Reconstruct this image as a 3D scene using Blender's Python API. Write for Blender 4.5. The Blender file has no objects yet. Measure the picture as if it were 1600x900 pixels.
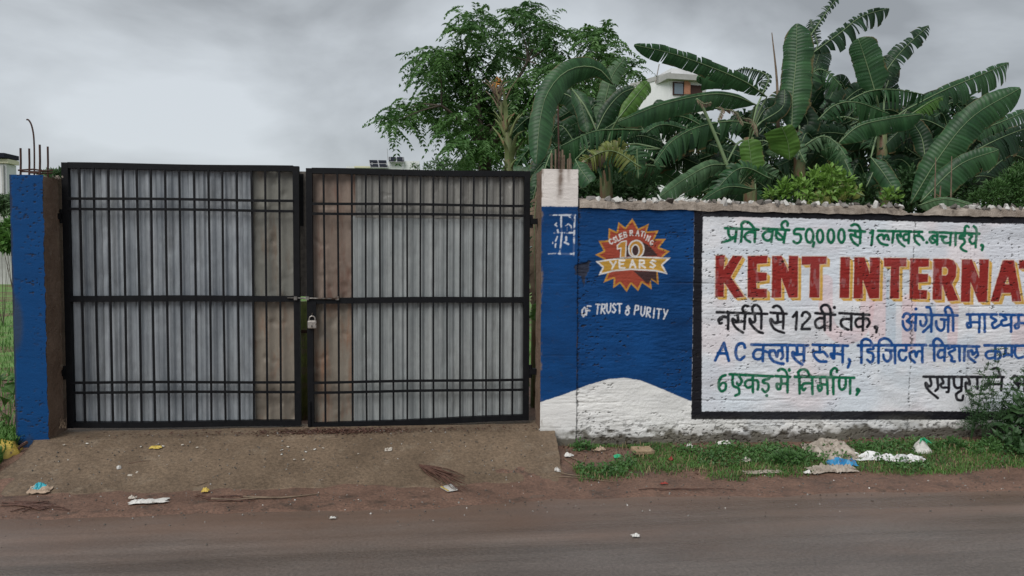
import bpy, math, random
import numpy as np
from mathutils import Vector, noise as mnoise
random.seed(7); RNG = np.random.default_rng(7)
R = math.radians
scene = bpy.context.scene
COL = scene.collection

# ------------------------------------------------------------------ camera
F = 1209.0; CD = 5.85; CH = 1.57
YAW, PIT, ROL = R(5.8), R(-2.75), 0.005
fw = np.array([math.sin(YAW)*math.cos(PIT), math.cos(YAW)*math.cos(PIT), math.sin(PIT)])
rt = np.array([math.cos(YAW), -math.sin(YAW), 0.0]); up = np.cross(rt, fw)
rt2 = rt*math.cos(ROL)+up*math.sin(ROL); up2 = up*math.cos(ROL)-rt*math.sin(ROL)
CAM = np.array([0.0, -CD, CH])
cam = bpy.data.cameras.new('camera'); cam_o = bpy.data.objects.new('camera', cam); COL.objects.link(cam_o)
cam.sensor_width = 36.0; cam.lens = 36.0*F/1600.0; cam.clip_end = 600; cam.clip_start = 0.05
from mathutils import Matrix
cam_o.matrix_world = Matrix(((rt2[0], up2[0], -fw[0], CAM[0]), (rt2[1], up2[1], -fw[1], CAM[1]), (rt2[2], up2[2], -fw[2], CAM[2]), (0, 0, 0, 1)))
scene.camera = cam_o

# ------------------------------------------------------------------ sky, sun, exposure
SUN_EL, SUN_AZ = R(46), R(214)          # high behind the photographer's left shoulder, behind thick cloud
world = bpy.data.worlds.new('World'); scene.world = world; world.use_nodes = True
wn, wl = world.node_tree.nodes, world.node_tree.links
wn.clear()
out = wn.new('ShaderNodeOutputWorld'); bg = wn.new('ShaderNodeBackground'); bg.inputs['Strength'].default_value = 0.1
sky = wn.new('ShaderNodeTexSky'); sky.sky_type = 'NISHITA'; sky.sun_disc = False; sky.sun_elevation = SUN_EL; sky.sun_rotation = SUN_AZ
tc = wn.new('ShaderNodeTexCoord'); mp = wn.new('ShaderNodeMapping'); mp.inputs['Scale'].default_value = (1.0, 1.0, 1.9); mp.inputs['Location'].default_value = (0.35, 0.1, 0.2)
n1 = wn.new('ShaderNodeTexNoise'); n1.inputs['Scale'].default_value = 3.1; n1.inputs['Detail'].default_value = 6; n1.inputs['Roughness'].default_value = 0.5; n1.inputs['Distortion'].default_value = 0.35
rp = wn.new('ShaderNodeValToRGB'); e = rp.color_ramp.elements
e[0].position = 0.33; e[0].color = (1.85, 1.95, 2.04, 1); e[1].position = 0.66; e[1].color = (3.95, 4.2, 4.42, 1)
mx = wn.new('ShaderNodeMixRGB'); mx.inputs['Fac'].default_value = 0.94
wl.new(tc.outputs['Generated'], mp.inputs['Vector']); wl.new(mp.outputs['Vector'], n1.inputs['Vector'])
wl.new(n1.outputs['Fac'], rp.inputs['Fac']); wl.new(sky.outputs['Color'], mx.inputs['Color1']); wl.new(rp.outputs['Color'], mx.inputs['Color2'])
wl.new(mx.outputs['Color'], bg.inputs['Color']); wl.new(bg.outputs['Background'], out.inputs['Surface'])
sun = bpy.data.lights.new('sun', 'SUN'); sun.energy = 1.5; sun.angle = R(38); sun.color = (1.0, 0.97, 0.93)
sun_o = bpy.data.objects.new('sun', sun); COL.objects.link(sun_o)
sd = Vector((math.sin(SUN_AZ)*math.cos(SUN_EL), math.cos(SUN_AZ)*math.cos(SUN_EL), math.sin(SUN_EL)))
sun_o.rotation_euler = sd.to_track_quat('Z', 'Y').to_euler(); sun_o.location = (-3, -8, 12)
vs = scene.view_settings; vs.view_transform = 'Standard'; vs.look = 'None'; vs.exposure = 0.74; vs.gamma = 1.0; vs.use_curve_mapping = False

# ------------------------------------------------------------------ helpers
def ray(px, py): return fw*F + rt2*(px-800) - up2*(py-450)
def at(px, py, Y):
    d = ray(px, py); return CAM + d*(Y-CAM[1])/d[1]
def atz(px, py, z):
    d = ray(px, py); return CAM + d*(z-CAM[2])/d[2]
def mpp(Y): return (Y+CD)/F*1.01            # metres per photo pixel at depth Y
def lin(r, g, b, k=1.0):
    f = lambda v: ((v/255+0.055)/1.055)**2.4 if v > 10 else v/255/12.92
    return (f(r)*k, f(g)*k, f(b)*k)
_lat = np.random.default_rng(3).random((8, 256, 256))
def vn(x, y, s=0):
    x = np.asarray(x, float); y = np.asarray(y, float)
    xi = np.floor(x).astype(int); yi = np.floor(y).astype(int); fx = x-xi; fy = y-yi
    fx = fx*fx*(3-2*fx); fy = fy*fy*(3-2*fy); L = _lat[s % 8]
    a = L[xi & 255, yi & 255]; b = L[(xi+1) & 255, yi & 255]; c = L[xi & 255, (yi+1) & 255]; d = L[(xi+1) & 255, (yi+1) & 255]
    return (a*(1-fx)+b*fx)*(1-fy)+(c*(1-fx)+d*fx)*fy
def fbm(x, y, s=0, o=4):
    t = 0; a = 0.5; k = 1
    for i in range(o): t = t+a*vn(x*k+17*i, y*k+31*i, s+i); a *= 0.5; k *= 2.03
    return t/(1-0.5**o)
def sstep(a, b, x): t = np.clip((x-a)/(b-a), 0, 1); return t*t*(3-2*t)

def mesh(name, V, Fc, mat, smooth=False):
    me = bpy.data.meshes.new(name); me.from_pydata([tuple(map(float, v)) for v in V] if not isinstance(V, list) else V, [], Fc if isinstance(Fc, list) else Fc.tolist()); me.update()
    if mat: me.materials.append(mat)
    if smooth: me.polygons.foreach_set('use_smooth', [True]*len(me.polygons))
    return me
def obj(name, V, Fc, mat, parent=None, smooth=False):
    """V in world metres; stored relative to the parent chain's origin"""
    off = np.zeros(3); p = parent
    while p is not None: off = off+np.array(p.location); p = p.parent
    V = np.asarray(V, float)-off
    o = bpy.data.objects.new(name, mesh(name, V, Fc, mat, smooth)); COL.objects.link(o)
    if parent: o.parent = parent
    return o
def link(name, me, loc=(0, 0, 0), rot=(0, 0, 0), sc=(1, 1, 1), parent=None):
    o = bpy.data.objects.new(name, me); COL.objects.link(o)
    off = np.zeros(3); p = parent
    while p is not None: off = off+np.array(p.location); p = p.parent
    o.location = tuple(np.array(loc, float)-off); o.rotation_euler = rot; o.scale = sc
    if parent: o.parent = parent
    return o
def tag(o, label=None, cat=None, group=None, kind=None):
    if label: o['label'] = label
    if cat: o['category'] = cat
    if group: o['group'] = group
    if kind: o['kind'] = kind
    return o
def thing(name, loc, label, cat, group=None):
    o = bpy.data.objects.new(name, None); COL.objects.link(o); o.location = tuple(map(float, loc)); o.empty_display_size = 0.1
    return tag(o, label, cat, group)
BOXF = [(0, 3, 2, 1), (4, 5, 6, 7), (0, 1, 5, 4), (1, 2, 6, 5), (2, 3, 7, 6), (3, 0, 4, 7)]
def box(x0, x1, y0, y1, z0, z1):
    return [(x0, y0, z0), (x1, y0, z0), (x1, y1, z0), (x0, y1, z0), (x0, y0, z1), (x1, y0, z1), (x1, y1, z1), (x0, y1, z1)], list(BOXF)
class MB:
    def __init__(s): s.v = []; s.f = []
    def add(s, V, Fc):
        b = len(s.v); s.v += [tuple(map(float, v)) for v in V]; s.f += [tuple(i+b for i in q) for q in Fc]; return s
    def box(s, *a): return s.add(*box(*a))
    def tube(s, *a, **k): return s.add(*tube(*a, **k))
    def build(s, name, mat, parent=None, smooth=False): return obj(name, s.v, s.f, mat, parent, smooth)
def tube(P, r, n=6, caps=True):
    P = [np.array(p, float) for p in P]; m = len(P)
    rr = [r]*m if np.isscalar(r) else list(r)
    V = []; Fc = []; ref = np.array([0.31, 0.22, 0.92])
    for i, p in enumerate(P):
        t = P[min(i+1, m-1)]-P[max(i-1, 0)]; t = t/(np.linalg.norm(t)+1e-9)
        a = np.cross(t, ref)
        if np.linalg.norm(a) < 0.05: a = np.cross(t, (1, 0, 0))
        a /= np.linalg.norm(a); b = np.cross(t, a)
        for k in range(n):
            w = 2*math.pi*k/n; V.append(p+rr[i]*(a*math.cos(w)+b*math.sin(w)))
    for i in range(m-1):
        for k in range(n):
            Fc.append((i*n+k, i*n+(k+1) % n, (i+1)*n+(k+1) % n, (i+1)*n+k))
    if caps: Fc.append(tuple(range(n))[::-1]); Fc.append(tuple((m-1)*n+k for k in range(n)))
    return V, Fc
def curve(P, n=12):
    """Catmull-Rom through points"""
    P = [np.array(p, float) for p in P]; Q = [2*P[0]-P[1]]+P+[2*P[-1]-P[-2]]; o = []
    m = len(P)-1
    for j in range(n+1):
        s = j/n*m; i = min(int(s), m-1); t = s-i; a, b, c, d = Q[i:i+4]
        o.append(0.5*((2*b)+(-a+c)*t+(2*a-5*b+4*c-d)*t*t+(-a+3*b-3*c+d)*t**3))
    return o

# ------------------------------------------------------------------ materials
def pmat(name, c1, c2=None, scale=8.0, rough=0.7, metal=0.0, bump=0.0, bscale=60.0, stretch=(1, 1, 1), c3=None, s3=2.0, f3=(0.5, 0.62), r2=None, spec=0.4, transl=0.0, detail=5, attr=None, coord='Object', grain=None):
    m = bpy.data.materials.new(name); m.use_nodes = True; N, L = m.node_tree.nodes, m.node_tree.links
    p = N['Principled BSDF']; p.inputs['Roughness'].default_value = rough; p.inputs['Metallic'].default_value = metal
    p.inputs['Specular IOR Level'].default_value = spec
    t = N.new('ShaderNodeTexCoord'); g = N.new('ShaderNodeMapping'); g.inputs['Scale'].default_value = stretch
    L.new(t.outputs[coord], g.inputs['Vector'])
    if attr:
        a = N.new('ShaderNodeAttribute'); a.attribute_name = attr; col = a.outputs['Color']
        if c2:
            nz = N.new('ShaderNodeTexNoise'); nz.inputs['Scale'].default_value = scale; nz.inputs['Detail'].default_value = detail; L.new(g.outputs['Vector'], nz.inputs['Vector'])
            rr = N.new('ShaderNodeValToRGB'); rr.color_ramp.elements[0].position = 0.3; rr.color_ramp.elements[1].position = 0.7
            rr.color_ramp.elements[0].color = (*c1, 1); rr.color_ramp.elements[1].color = (*c2, 1); L.new(nz.outputs['Fac'], rr.inputs['Fac'])
            mu = N.new('ShaderNodeMixRGB'); mu.blend_type = 'MULTIPLY'; mu.inputs['Fac'].default_value = 1; L.new(col, mu.inputs['Color1']); L.new(rr.outputs['Color'], mu.inputs['Color2']); col = mu.outputs['Color']
        L.new(col, p.inputs['Base Color'])
    elif c2:
        nz = N.new('ShaderNodeTexNoise'); nz.inputs['Scale'].default_value = scale; nz.inputs['Detail'].default_value = detail; nz.inputs['Roughness'].default_value = 0.6
        L.new(g.outputs['Vector'], nz.inputs['Vector'])
        rr = N.new('ShaderNodeValToRGB'); rr.color_ramp.elements[0].position = 0.32; rr.color_ramp.elements[1].position = 0.68
        rr.color_ramp.elements[0].color = (*c1, 1); rr.color_ramp.elements[1].color = (*c2, 1); L.new(nz.outputs['Fac'], rr.inputs['Fac']); col = rr.outputs['Color']
        if c3:
            n3 = N.new('ShaderNodeTexNoise'); n3.inputs['Scale'].default_value = s3; n3.inputs['Detail'].default_value = 6; n3.inputs['Roughness'].default_value = 0.65; L.new(g.outputs['Vector'], n3.inputs['Vector'])
            r3 = N.new('ShaderNodeValToRGB'); r3.color_ramp.elements[0].position = f3[0]; r3.color_ramp.elements[1].position = f3[1]; L.new(n3.outputs['Fac'], r3.inputs['Fac'])
            mm = N.new('ShaderNodeMixRGB'); L.new(r3.outputs['Color'], mm.inputs['Fac']); L.new(col, mm.inputs['Color1']); mm.inputs['Color2'].default_value = (*c3, 1); col = mm.outputs['Color']
        L.new(col, p.inputs['Base Color'])
        if r2 is not None:
            mr = N.new('ShaderNodeMapRange'); mr.inputs['From Min'].default_value = 0.35; mr.inputs['From Max'].default_value = 0.65; mr.inputs['To Min'].default_value = rough; mr.inputs['To Max'].default_value = r2
            L.new(nz.outputs['Fac'], mr.inputs['Value']); L.new(mr.outputs['Result'], p.inputs['Roughness'])
    else: p.inputs['Base Color'].default_value = (*c1, 1)
    if grain:
        ng = N.new('ShaderNodeTexNoise'); ng.inputs['Scale'].default_value = grain[0]; ng.inputs['Detail'].default_value = 3; ng.inputs['Roughness'].default_value = 0.7; L.new(t.outputs[coord], ng.inputs['Vector'])
        gr_ = N.new('ShaderNodeMapRange'); gr_.inputs['From Min'].default_value = .3; gr_.inputs['From Max'].default_value = .7; gr_.inputs['To Min'].default_value = 1-grain[1]; gr_.inputs['To Max'].default_value = 1+grain[1]; L.new(ng.outputs['Fac'], gr_.inputs['Value'])
        vm = N.new('ShaderNodeVectorMath'); vm.operation = 'SCALE'; L.new(col, vm.inputs[0]); L.new(gr_.outputs['Result'], vm.inputs['Scale']); col = vm.outputs['Vector']; L.new(col, p.inputs['Base Color'])
    if bump:
        nb = N.new('ShaderNodeTexNoise'); nb.inputs['Scale'].default_value = bscale; nb.inputs['Detail'].default_value = 6; nb.inputs['Roughness'].default_value = 0.65; L.new(g.outputs['Vector'], nb.inputs['Vector'])
        bp = N.new('ShaderNodeBump'); bp.inputs['Strength'].default_value = min(1, bump); bp.inputs['Distance'].default_value = 0.01*max(1, bump); L.new(nb.outputs['Fac'], bp.inputs['Height']); L.new(bp.outputs['Normal'], p.inputs['Normal'])
    if transl:
        tr = N.new('ShaderNodeBsdfTranslucent'); ms = N.new('ShaderNodeMixShader'); ms.inputs['Fac'].default_value = transl
        if c2 or attr: L.new(col, tr.inputs['Color'])
        else: tr.inputs['Color'].default_value = (*c1, 1)
        L.new(p.outputs['BSDF'], ms.inputs[1]); L.new(tr.outputs['BSDF'], ms.inputs[2]); L.new(ms.outputs['Shader'], N['Material Output'].inputs['Surface'])
    return m
M = {}
M['road'] = pmat('wet asphalt', (0.108, 0.090, 0.079), (0.155, 0.131, 0.116), 2.2, 0.26, bump=0.45, bscale=150, r2=0.46, stretch=(0.45, 1, 1), grain=(58, 0.36))
def road_film(m):
    # brown mud film washed from the verge over the asphalt, thinning away from it
    N, L = m.node_tree.nodes, m.node_tree.links; p = N['Principled BSDF']; src = p.inputs['Base Color'].links[0].from_socket
    t = N.new('ShaderNodeTexCoord'); sx = N.new('ShaderNodeSeparateXYZ'); L.new(t.outputs['Object'], sx.inputs['Vector'])
    g = N.new('ShaderNodeMapping'); g.inputs['Scale'].default_value = (0.55, 1.6, 1); L.new(t.outputs['Object'], g.inputs['Vector'])
    n = N.new('ShaderNodeTexNoise'); n.inputs['Scale'].default_value = 1.6; n.inputs['Detail'].default_value = 7; n.inputs['Roughness'].default_value = 0.62; L.new(g.outputs['Vector'], n.inputs['Vector'])
    a = N.new('ShaderNodeMath'); a.operation = 'MULTIPLY_ADD'; a.inputs[1].default_value = 1.5; L.new(n.outputs['Fac'], a.inputs[0]); L.new(sx.outputs['Y'], a.inputs[2])
    r = N.new('ShaderNodeMapRange'); r.inputs['From Min'].default_value = -1.35; r.inputs['From Max'].default_value = -0.35; r.inputs['To Max'].default_value = 0.85; L.new(a.outputs['Value'], r.inputs['Value'])
    mm = N.new('ShaderNodeMixRGB'); L.new(r.outputs['Result'], mm.inputs['Fac']); L.new(src, mm.inputs['Color1']); mm.inputs['Color2'].default_value = (0.155, 0.096, 0.068, 1)
    g2 = N.new('ShaderNodeMapping'); g2.inputs['Scale'].default_value = (0.12, 2.6, 1); L.new(t.outputs['Object'], g2.inputs['Vector']); n2 = N.new('ShaderNodeTexNoise'); n2.inputs['Scale'].default_value = 1.5; n2.inputs['Detail'].default_value = 6; n2.inputs['Roughness'].default_value = .6; L.new(g2.outputs['Vector'], n2.inputs['Vector'])
    r2 = N.new('ShaderNodeMapRange'); r2.inputs['From Min'].default_value = .35; r2.inputs['From Max'].default_value = .65; r2.inputs['To Min'].default_value = .74; r2.inputs['To Max'].default_value = 1.2; L.new(n2.outputs['Fac'], r2.inputs['Value'])
    v2 = N.new('ShaderNodeVectorMath'); v2.operation = 'SCALE'; L.new(mm.outputs['Color'], v2.inputs[0]); L.new(r2.outputs['Result'], v2.inputs['Scale']); L.new(v2.outputs['Vector'], p.inputs['Base Color'])
    r3 = N.new('ShaderNodeMapRange'); r3.inputs['From Min'].default_value = .35; r3.inputs['From Max'].default_value = .65; r3.inputs['To Min'].default_value = .2; r3.inputs['To Max'].default_value = .5; L.new(n2.outputs['Fac'], r3.inputs['Value']); L.new(r3.outputs['Result'], p.inputs['Roughness'])
road_film(M['road'])
M['soil'] = pmat('red brown mud', (0.12, 0.070, 0.050), (0.185, 0.108, 0.076), 4.0, 0.5, bump=1.0, bscale=45, r2=0.8, c3=(0.075, 0.05, 0.037), s3=6, f3=(0.54, 0.68), grain=(60, 0.35))
M['ramp'] = pmat('muddy concrete', (0.108, 0.075, 0.048), (0.178, 0.127, 0.084), 2.6, 0.6, bump=1.0, bscale=42, c3=(0.20, 0.155, 0.11), s3=7, f3=(0.55, 0.75), r2=0.85, grain=(48, 0.36))
M['paint'] = pmat('painted plaster', (0.86, 0.86, 0.87), (1, 1, 1), 5.0, 0.75, bump=0.35, bscale=150, spec=0.2, attr='paint', stretch=(0.6, 1, 2.0))
M['blackpaint'] = pmat('black gate paint', (0.0025, 0.003, 0.0045), (0.006, 0.0065, 0.008), 18, 0.55, bump=0.15, bscale=80, c3=(0.022, 0.015, 0.012), s3=14, f3=(0.68, 0.76), spec=0.18)
M['steel'] = pmat('worn steel', (0.14, 0.13, 0.12), (0.28, 0.27, 0.25), 40, 0.42, metal=0.8, c3=(0.10, 0.05, 0.03), s3=30, f3=(0.5, 0.65))
M['rust'] = pmat('rusty rebar', (0.035, 0.018, 0.014), (0.085, 0.04, 0.03), 40, 0.85, bump=0.5, bscale=150)
M['cement'] = pmat('bare cement', (0.19, 0.155, 0.125), (0.36, 0.31, 0.265), 14, 0.9, bump=1.0, bscale=70, c3=(0.07, 0.055, 0.045), s3=9, f3=(0.56, 0.7))
M['pillarside'] = pmat('muddy brown pillar side', (0.125, 0.078, 0.052), (0.20, 0.135, 0.095), 7, 0.85, bump=1.0, bscale=40, c3=(0.21, 0.16, 0.12), s3=16, f3=(0.62, 0.7))
M['stoneA'] = pmat('pale stone', (0.40, 0.39, 0.37), (0.70, 0.69, 0.66), 30, 0.8, bump=0.4, bscale=90)
M['stoneB'] = pmat('grey stone', (0.16, 0.15, 0.14), (0.33, 0.31, 0.29), 30, 0.8, bump=0.4, bscale=90)
M['stoneC'] = pmat('dark stone', (0.06, 0.055, 0.05), (0.14, 0.125, 0.11), 30, 0.8, bump=0.4, bscale=90)
def sheet_mat(name, a, b, c, metal, rough, s3, f3):
    return pmat(name, a, b, 3.2, rough, grain=(22, 0.06), metal=metal, bump=0.12, bscale=24, c3=c, s3=s3, f3=f3, stretch=(2.0, 1, 0.5), r2=rough+0.12)
M['tin'] = sheet_mat('galvanised tin', (0.27, 0.293, 0.296), (0.40, 0.423, 0.423), (0.21, 0.22, 0.215), 0.3, 0.48, 3, (0.5, 0.76))
M['tinblue'] = sheet_mat('blue grey galvanised tin', (0.22, 0.243, 0.268), (0.40, 0.43, 0.458), (0.18, 0.19, 0.20), 0.35, 0.45, 3, (0.48, 0.74))
M['tinwarm'] = sheet_mat('dull warm tin', (0.20, 0.197, 0.183), (0.29, 0.285, 0.267), (0.15, 0.143, 0.13), 0.25, 0.5, 3, (0.5, 0.8))
M['tinbrown'] = sheet_mat('weathered brown sheet', (0.165, 0.14, 0.112), (0.285, 0.25, 0.205), (0.24, 0.14, 0.09), 0.1, 0.55, 5, (0.5, 0.7))
M['tingreen'] = sheet_mat('weathered grey sheet', (0.145, 0.143, 0.125), (0.235, 0.232, 0.205), (0.17, 0.125, 0.09), 0.1, 0.55, 5, (0.52, 0.74))
M['tinpink'] = sheet_mat('rusty pink sheet', (0.175, 0.13, 0.104), (0.285, 0.222, 0.182), (0.17, 0.085, 0.06), 0.1, 0.55, 5, (0.52, 0.74))
def leaf_mat(name, c, c2, rough=0.42, transl=0.22, veins=True):
    m = pmat(name, c, c2, 3.0, rough, transl=transl, spec=0.32)
    if veins:
        N, L = m.node_tree.nodes, m.node_tree.links
        uv = N.new('ShaderNodeUVMap'); w = N.new('ShaderNodeTexWave'); w.inputs['Scale'].default_value = 1.0; w.inputs['Distortion'].default_value = 0.6; w.bands_direction = 'X'
        L.new(uv.outputs['UV'], w.inputs['Vector']); b = N.new('ShaderNodeBump'); b.inputs['Strength'].default_value = 0.38; b.inputs['Distance'].default_value = 0.005
        src = N['Principled BSDF'].inputs['Base Color'].links[0].from_socket; w2 = N.new('ShaderNodeTexNoise'); w2.inputs['Scale'].default_value = 3.0; w2.inputs['Detail'].default_value = 3
        mpv = N.new('ShaderNodeMapping'); mpv.inputs['Scale'].default_value = (1.0, 0.12, 1); L.new(uv.outputs['UV'], mpv.inputs['Vector']); L.new(mpv.outputs['Vector'], w2.inputs['Vector'])
        mr = N.new('ShaderNodeMapRange'); mr.inputs['From Min'].default_value = .3; mr.inputs['From Max'].default_value = .7; mr.inputs['To Min'].default_value = .55; mr.inputs['To Max'].default_value = 1.45; L.new(w2.outputs['Fac'], mr.inputs['Value'])
        mv = N.new('ShaderNodeVectorMath'); mv.operation = 'SCALE'; L.new(src, mv.inputs[0]); L.new(mr.outputs['Result'], mv.inputs['Scale']); L.new(mv.outputs['Vector'], N['Principled BSDF'].inputs['Base Color'])
        sy = N.new('ShaderNodeSeparateXYZ'); L.new(uv.outputs['UV'], sy.inputs['Vector']); ne = N.new('ShaderNodeTexNoise'); ne.inputs['Scale'].default_value = 5.0; ne.inputs['Detail'].default_value = 4
        tc2 = N.new('ShaderNodeTexCoord'); L.new(tc2.outputs['Object'], ne.inputs['Vector']); ad = N.new('ShaderNodeMath'); ad.operation = 'MULTIPLY_ADD'; ad.inputs[1].default_value = 0.55; L.new(ne.outputs['Fac'], ad.inputs[0]); L.new(sy.outputs['Y'], ad.inputs[2])
        me_ = N.new('ShaderNodeMapRange'); me_.inputs['From Min'].default_value = 1.22; me_.inputs['From Max'].default_value = 1.32; me_.inputs['To Max'].default_value = .85; L.new(ad.outputs['Value'], me_.inputs['Value'])
        md = N.new('ShaderNodeMixRGB'); L.new(me_.outputs['Result'], md.inputs['Fac']); L.new(mv.outputs['Vector'], md.inputs['Color1']); md.inputs['Color2'].default_value = (0.15, 0.105, 0.045, 1); L.new(md.outputs['Color'], N['Principled BSDF'].inputs['Base Color'])
        L.new(w.outputs['Fac'], b.inputs['Height']); L.new(b.outputs['Normal'], N['Principled BSDF'].inputs['Normal'])
    return m
M['leafD'] = leaf_mat('dark banana leaf', (0.008, 0.030, 0.012), (0.018, 0.052, 0.020), 0.42)  # albedo lowered so inner leaves carry the canopy's occlusion in their colour
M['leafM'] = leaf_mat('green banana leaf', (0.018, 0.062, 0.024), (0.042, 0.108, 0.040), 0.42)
M['leafL'] = leaf_mat('pale and backlit banana leaf', (0.065, 0.155, 0.028), (0.11, 0.22, 0.045), 0.45, transl=0.35)  # light green leaves; the same colour also paints backlit undersides
M['leafG'] = leaf_mat('waxy banana leaf', (0.052, 0.112, 0.050), (0.085, 0.155, 0.075), 0.5)
M['leafY'] = leaf_mat('yellowing banana leaf', (0.10, 0.135, 0.03), (0.17, 0.19, 0.05), 0.5)
M['rib'] = pmat('banana midrib', (0.12, 0.185, 0.085), (0.17, 0.24, 0.12), 6, 0.5)
M['stem'] = pmat('banana stem', (0.09, 0.12, 0.05), (0.16, 0.19, 0.08), 6, 0.6, c3=(0.14, 0.08, 0.045), s3=5, f3=(0.45, 0.6), stretch=(3, 3, 0.6))
M['dry'] = pmat('dry brown leaf', (0.10, 0.07, 0.048), (0.22, 0.165, 0.115), 12, 0.85, bump=0.4, bscale=50)
M['orange'] = pmat('withered orange leaf', (0.30, 0.12, 0.02), (0.48, 0.22, 0.05), 12, 0.8)
M['bark'] = pmat('tree bark', (0.05, 0.04, 0.03), (0.11, 0.09, 0.07), 10, 0.9, bump=1, bscale=30)
M['treeleaf'] = pmat('tree foliage', (0.040, 0.110, 0.032), (0.125, 0.25, 0.07), 1.6, 0.5, transl=0.35)
M['treeleaf2'] = pmat('far tree foliage', (0.06, 0.115, 0.05), (0.11, 0.18, 0.085), 1.0, 0.6, transl=0.2)
M['lime'] = pmat('lime shrub leaf', (0.12, 0.24, 0.04), (0.19, 0.34, 0.065), 5, 0.45, transl=0.3)
M['weed'] = pmat('weed leaf', (0.045, 0.115, 0.03), (0.085, 0.185, 0.05), 6, 0.5, transl=0.25)
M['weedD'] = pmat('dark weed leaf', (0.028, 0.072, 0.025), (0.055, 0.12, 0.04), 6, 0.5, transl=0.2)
M['grass'] = pmat('grass blades', (0.05, 0.14, 0.028), (0.125, 0.26, 0.055), 3, 0.55, transl=0.25, c3=(0.17, 0.17, 0.07), s3=5, f3=(0.6, 0.75))
M['straw'] = pmat('dry straw', (0.16, 0.12, 0.06), (0.30, 0.24, 0.13), 5, 0.8)
M['field'] = pmat('field ground', (0.09, 0.18, 0.04), (0.15, 0.26, 0.07), 1.2, 0.9, bump=1, bscale=8, c3=(0.13, 0.075, 0.05), s3=1.4, f3=(0.5, 0.6))

# ================================================================== SETTING: ground, road, ramp
def ramp_z(X, Y):
    t = np.clip((np.asarray(Y, float)+0.68)/0.66, 0, 1)
    return 0.185*(0.75*t+0.25*t*t*(3-2*t))
def ground_z(X, Y):
    X = np.asarray(X, float); Y = np.asarray(Y, float)
    n = fbm(X*1.7+40, Y*3.1+9, 1); n2 = fbm(X*9+3, Y*14+5, 2)
    edge = -1.22+0.10*(fbm(X*0.9+7, X*0+2, 3)-0.5)*2+0.09*(fbm(X*4+1, X*0+8, 4)-0.5)
    z = -0.03+0.036*sstep(edge-0.10, edge+0.16, Y)
    z = z+0.022*(n-0.45)*sstep(edge-0.05, edge+0.25, Y)+0.014*(n2-0.5)*sstep(edge-0.1, -0.8, Y)
    verge = 0.065*sstep(-0.82, -0.2, Y)+0.03*(n-0.5)*sstep(-0.8, -0.5, Y)
    left = 0.14*sstep(-0.6, 0.1, Y)
    wv = sstep(0.80, 0.95, X); wlft = 1-sstep(-2.95, -2.75, X)
    z = z+verge*wv+left*wlft
    z = z+(1-wv)*(1-wlft)*(np.where(Y > -.45, ramp_z(X, Y)-0.05, ramp_z(X, Y)+0.03*(fbm(X*5.5+2, Y*9+1, 5)-0.62+0.9*(-.56-Y))))*sstep(-0.80, -0.66, Y)
    return np.where(Y > 0.3, 0.15+0.05*(fbm(X*0.6, Y*0.6, 5)-0.5)+0*z, z)
def grid(name, xs, ys, zf, mat, smooth=True):
    X, Y = np.meshgrid(xs, ys); Z = zf(X, Y)
    V = np.stack([X.ravel(), Y.ravel(), np.asarray(Z).ravel()], 1); nx = len(xs); ny = len(ys)
    i = np.arange((ny-1)*(nx-1)); r0 = i//(nx-1)*nx+i % (nx-1)
    return obj(name, V, np.stack([r0, r0+1, r0+nx+1, r0+nx], 1), mat, None, smooth)
xs = np.concatenate([np.linspace(-150, -6, 30), np.arange(-5, 7, 0.04), np.linspace(7.5, 150, 30)])
ys = np.concatenate([np.linspace(-60, -10, 8), np.linspace(-9, -1.6, 14), np.arange(-1.55, 0.28, 0.025), [0.32], np.linspace(0.4, 3, 14)])
tag(grid('ground', xs, ys, ground_z, M['soil']), kind='structure')
tag(grid('field', np.linspace(-150, 150, 60), np.concatenate([np.linspace(2.9, 20, 20), np.linspace(24, 260, 20)]), lambda X, Y: 0.16+0.10*(fbm(X*0.5, Y*0.5, 5)-0.5)*sstep(2.9, 4, Y)+0*X, M['field']), kind='structure')
tag(grid('road', np.linspace(-150, 150, 80), np.linspace(-9, -0.9, 10), lambda X, Y: 0*X, M['road']), kind='structure')
# kerbless far verge is simply the ground sheet; the concrete ramp
rx = np.arange(-2.96, 0.935, 0.02); ry = np.arange(-0.74, 0.36, 0.02)
X, Y = np.meshgrid(rx, ry)
lx = -2.84+0.10*(fbm(Y*5+3, Y*0+2, 2)-0.5)-0.10*sstep(-0.2, -0.6, Y)
Xr = 0.93-0.035*sstep(0, -0.6, Y)+0.012*(vn(Y*22, Y*0, 3)-0.5)
u = (X-rx[0])/(rx[-1]-rx[0]); Xw = lx+(Xr-lx)*u
foot = -0.72+0.13*(fbm(Xw*2.2+4, Xw*0+6, 3)-0.5)-0.04*np.sin((Xw+2.9)*0.85)
Yw = np.where(Y < -0.1, -0.1+(Y+0.1)/0.64*(-0.1-foot), Y)
Z = ramp_z(Xw, np.where(Y < -0.1, -0.1+(Y+0.1)/0.64*0.58, Y))+0.018*(fbm(Xw*1.6, Yw*2.4, 4)-0.5)+0.008*(fbm(Xw*11, Yw*11, 5)-0.5)
Z = Z-0.05*sstep(-2.66, -2.9, Xw)*sstep(-0.2, -0.6, Y)+0.006
nx, ny = len(rx), len(ry)
V = np.stack([Xw.ravel(), Yw.ravel(), Z.ravel()], 1); i = np.arange((ny-1)*(nx-1)); r0 = i//(nx-1)*nx+i % (nx-1)
Fq = np.stack([r0, r0+1, r0+nx+1, r0+nx], 1).tolist(); Vl = V.tolist()
def skirt(idx, dz=0.16):
    for a, b in zip(idx[:-1], idx[1:]):
        k = len(Vl); Vl.extend([[Vl[a][0], Vl[a][1], Vl[a][2]-dz], [Vl[b][0], Vl[b][1], Vl[b][2]-dz]]); Fq.append([a, b, k+1, k])
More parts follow.
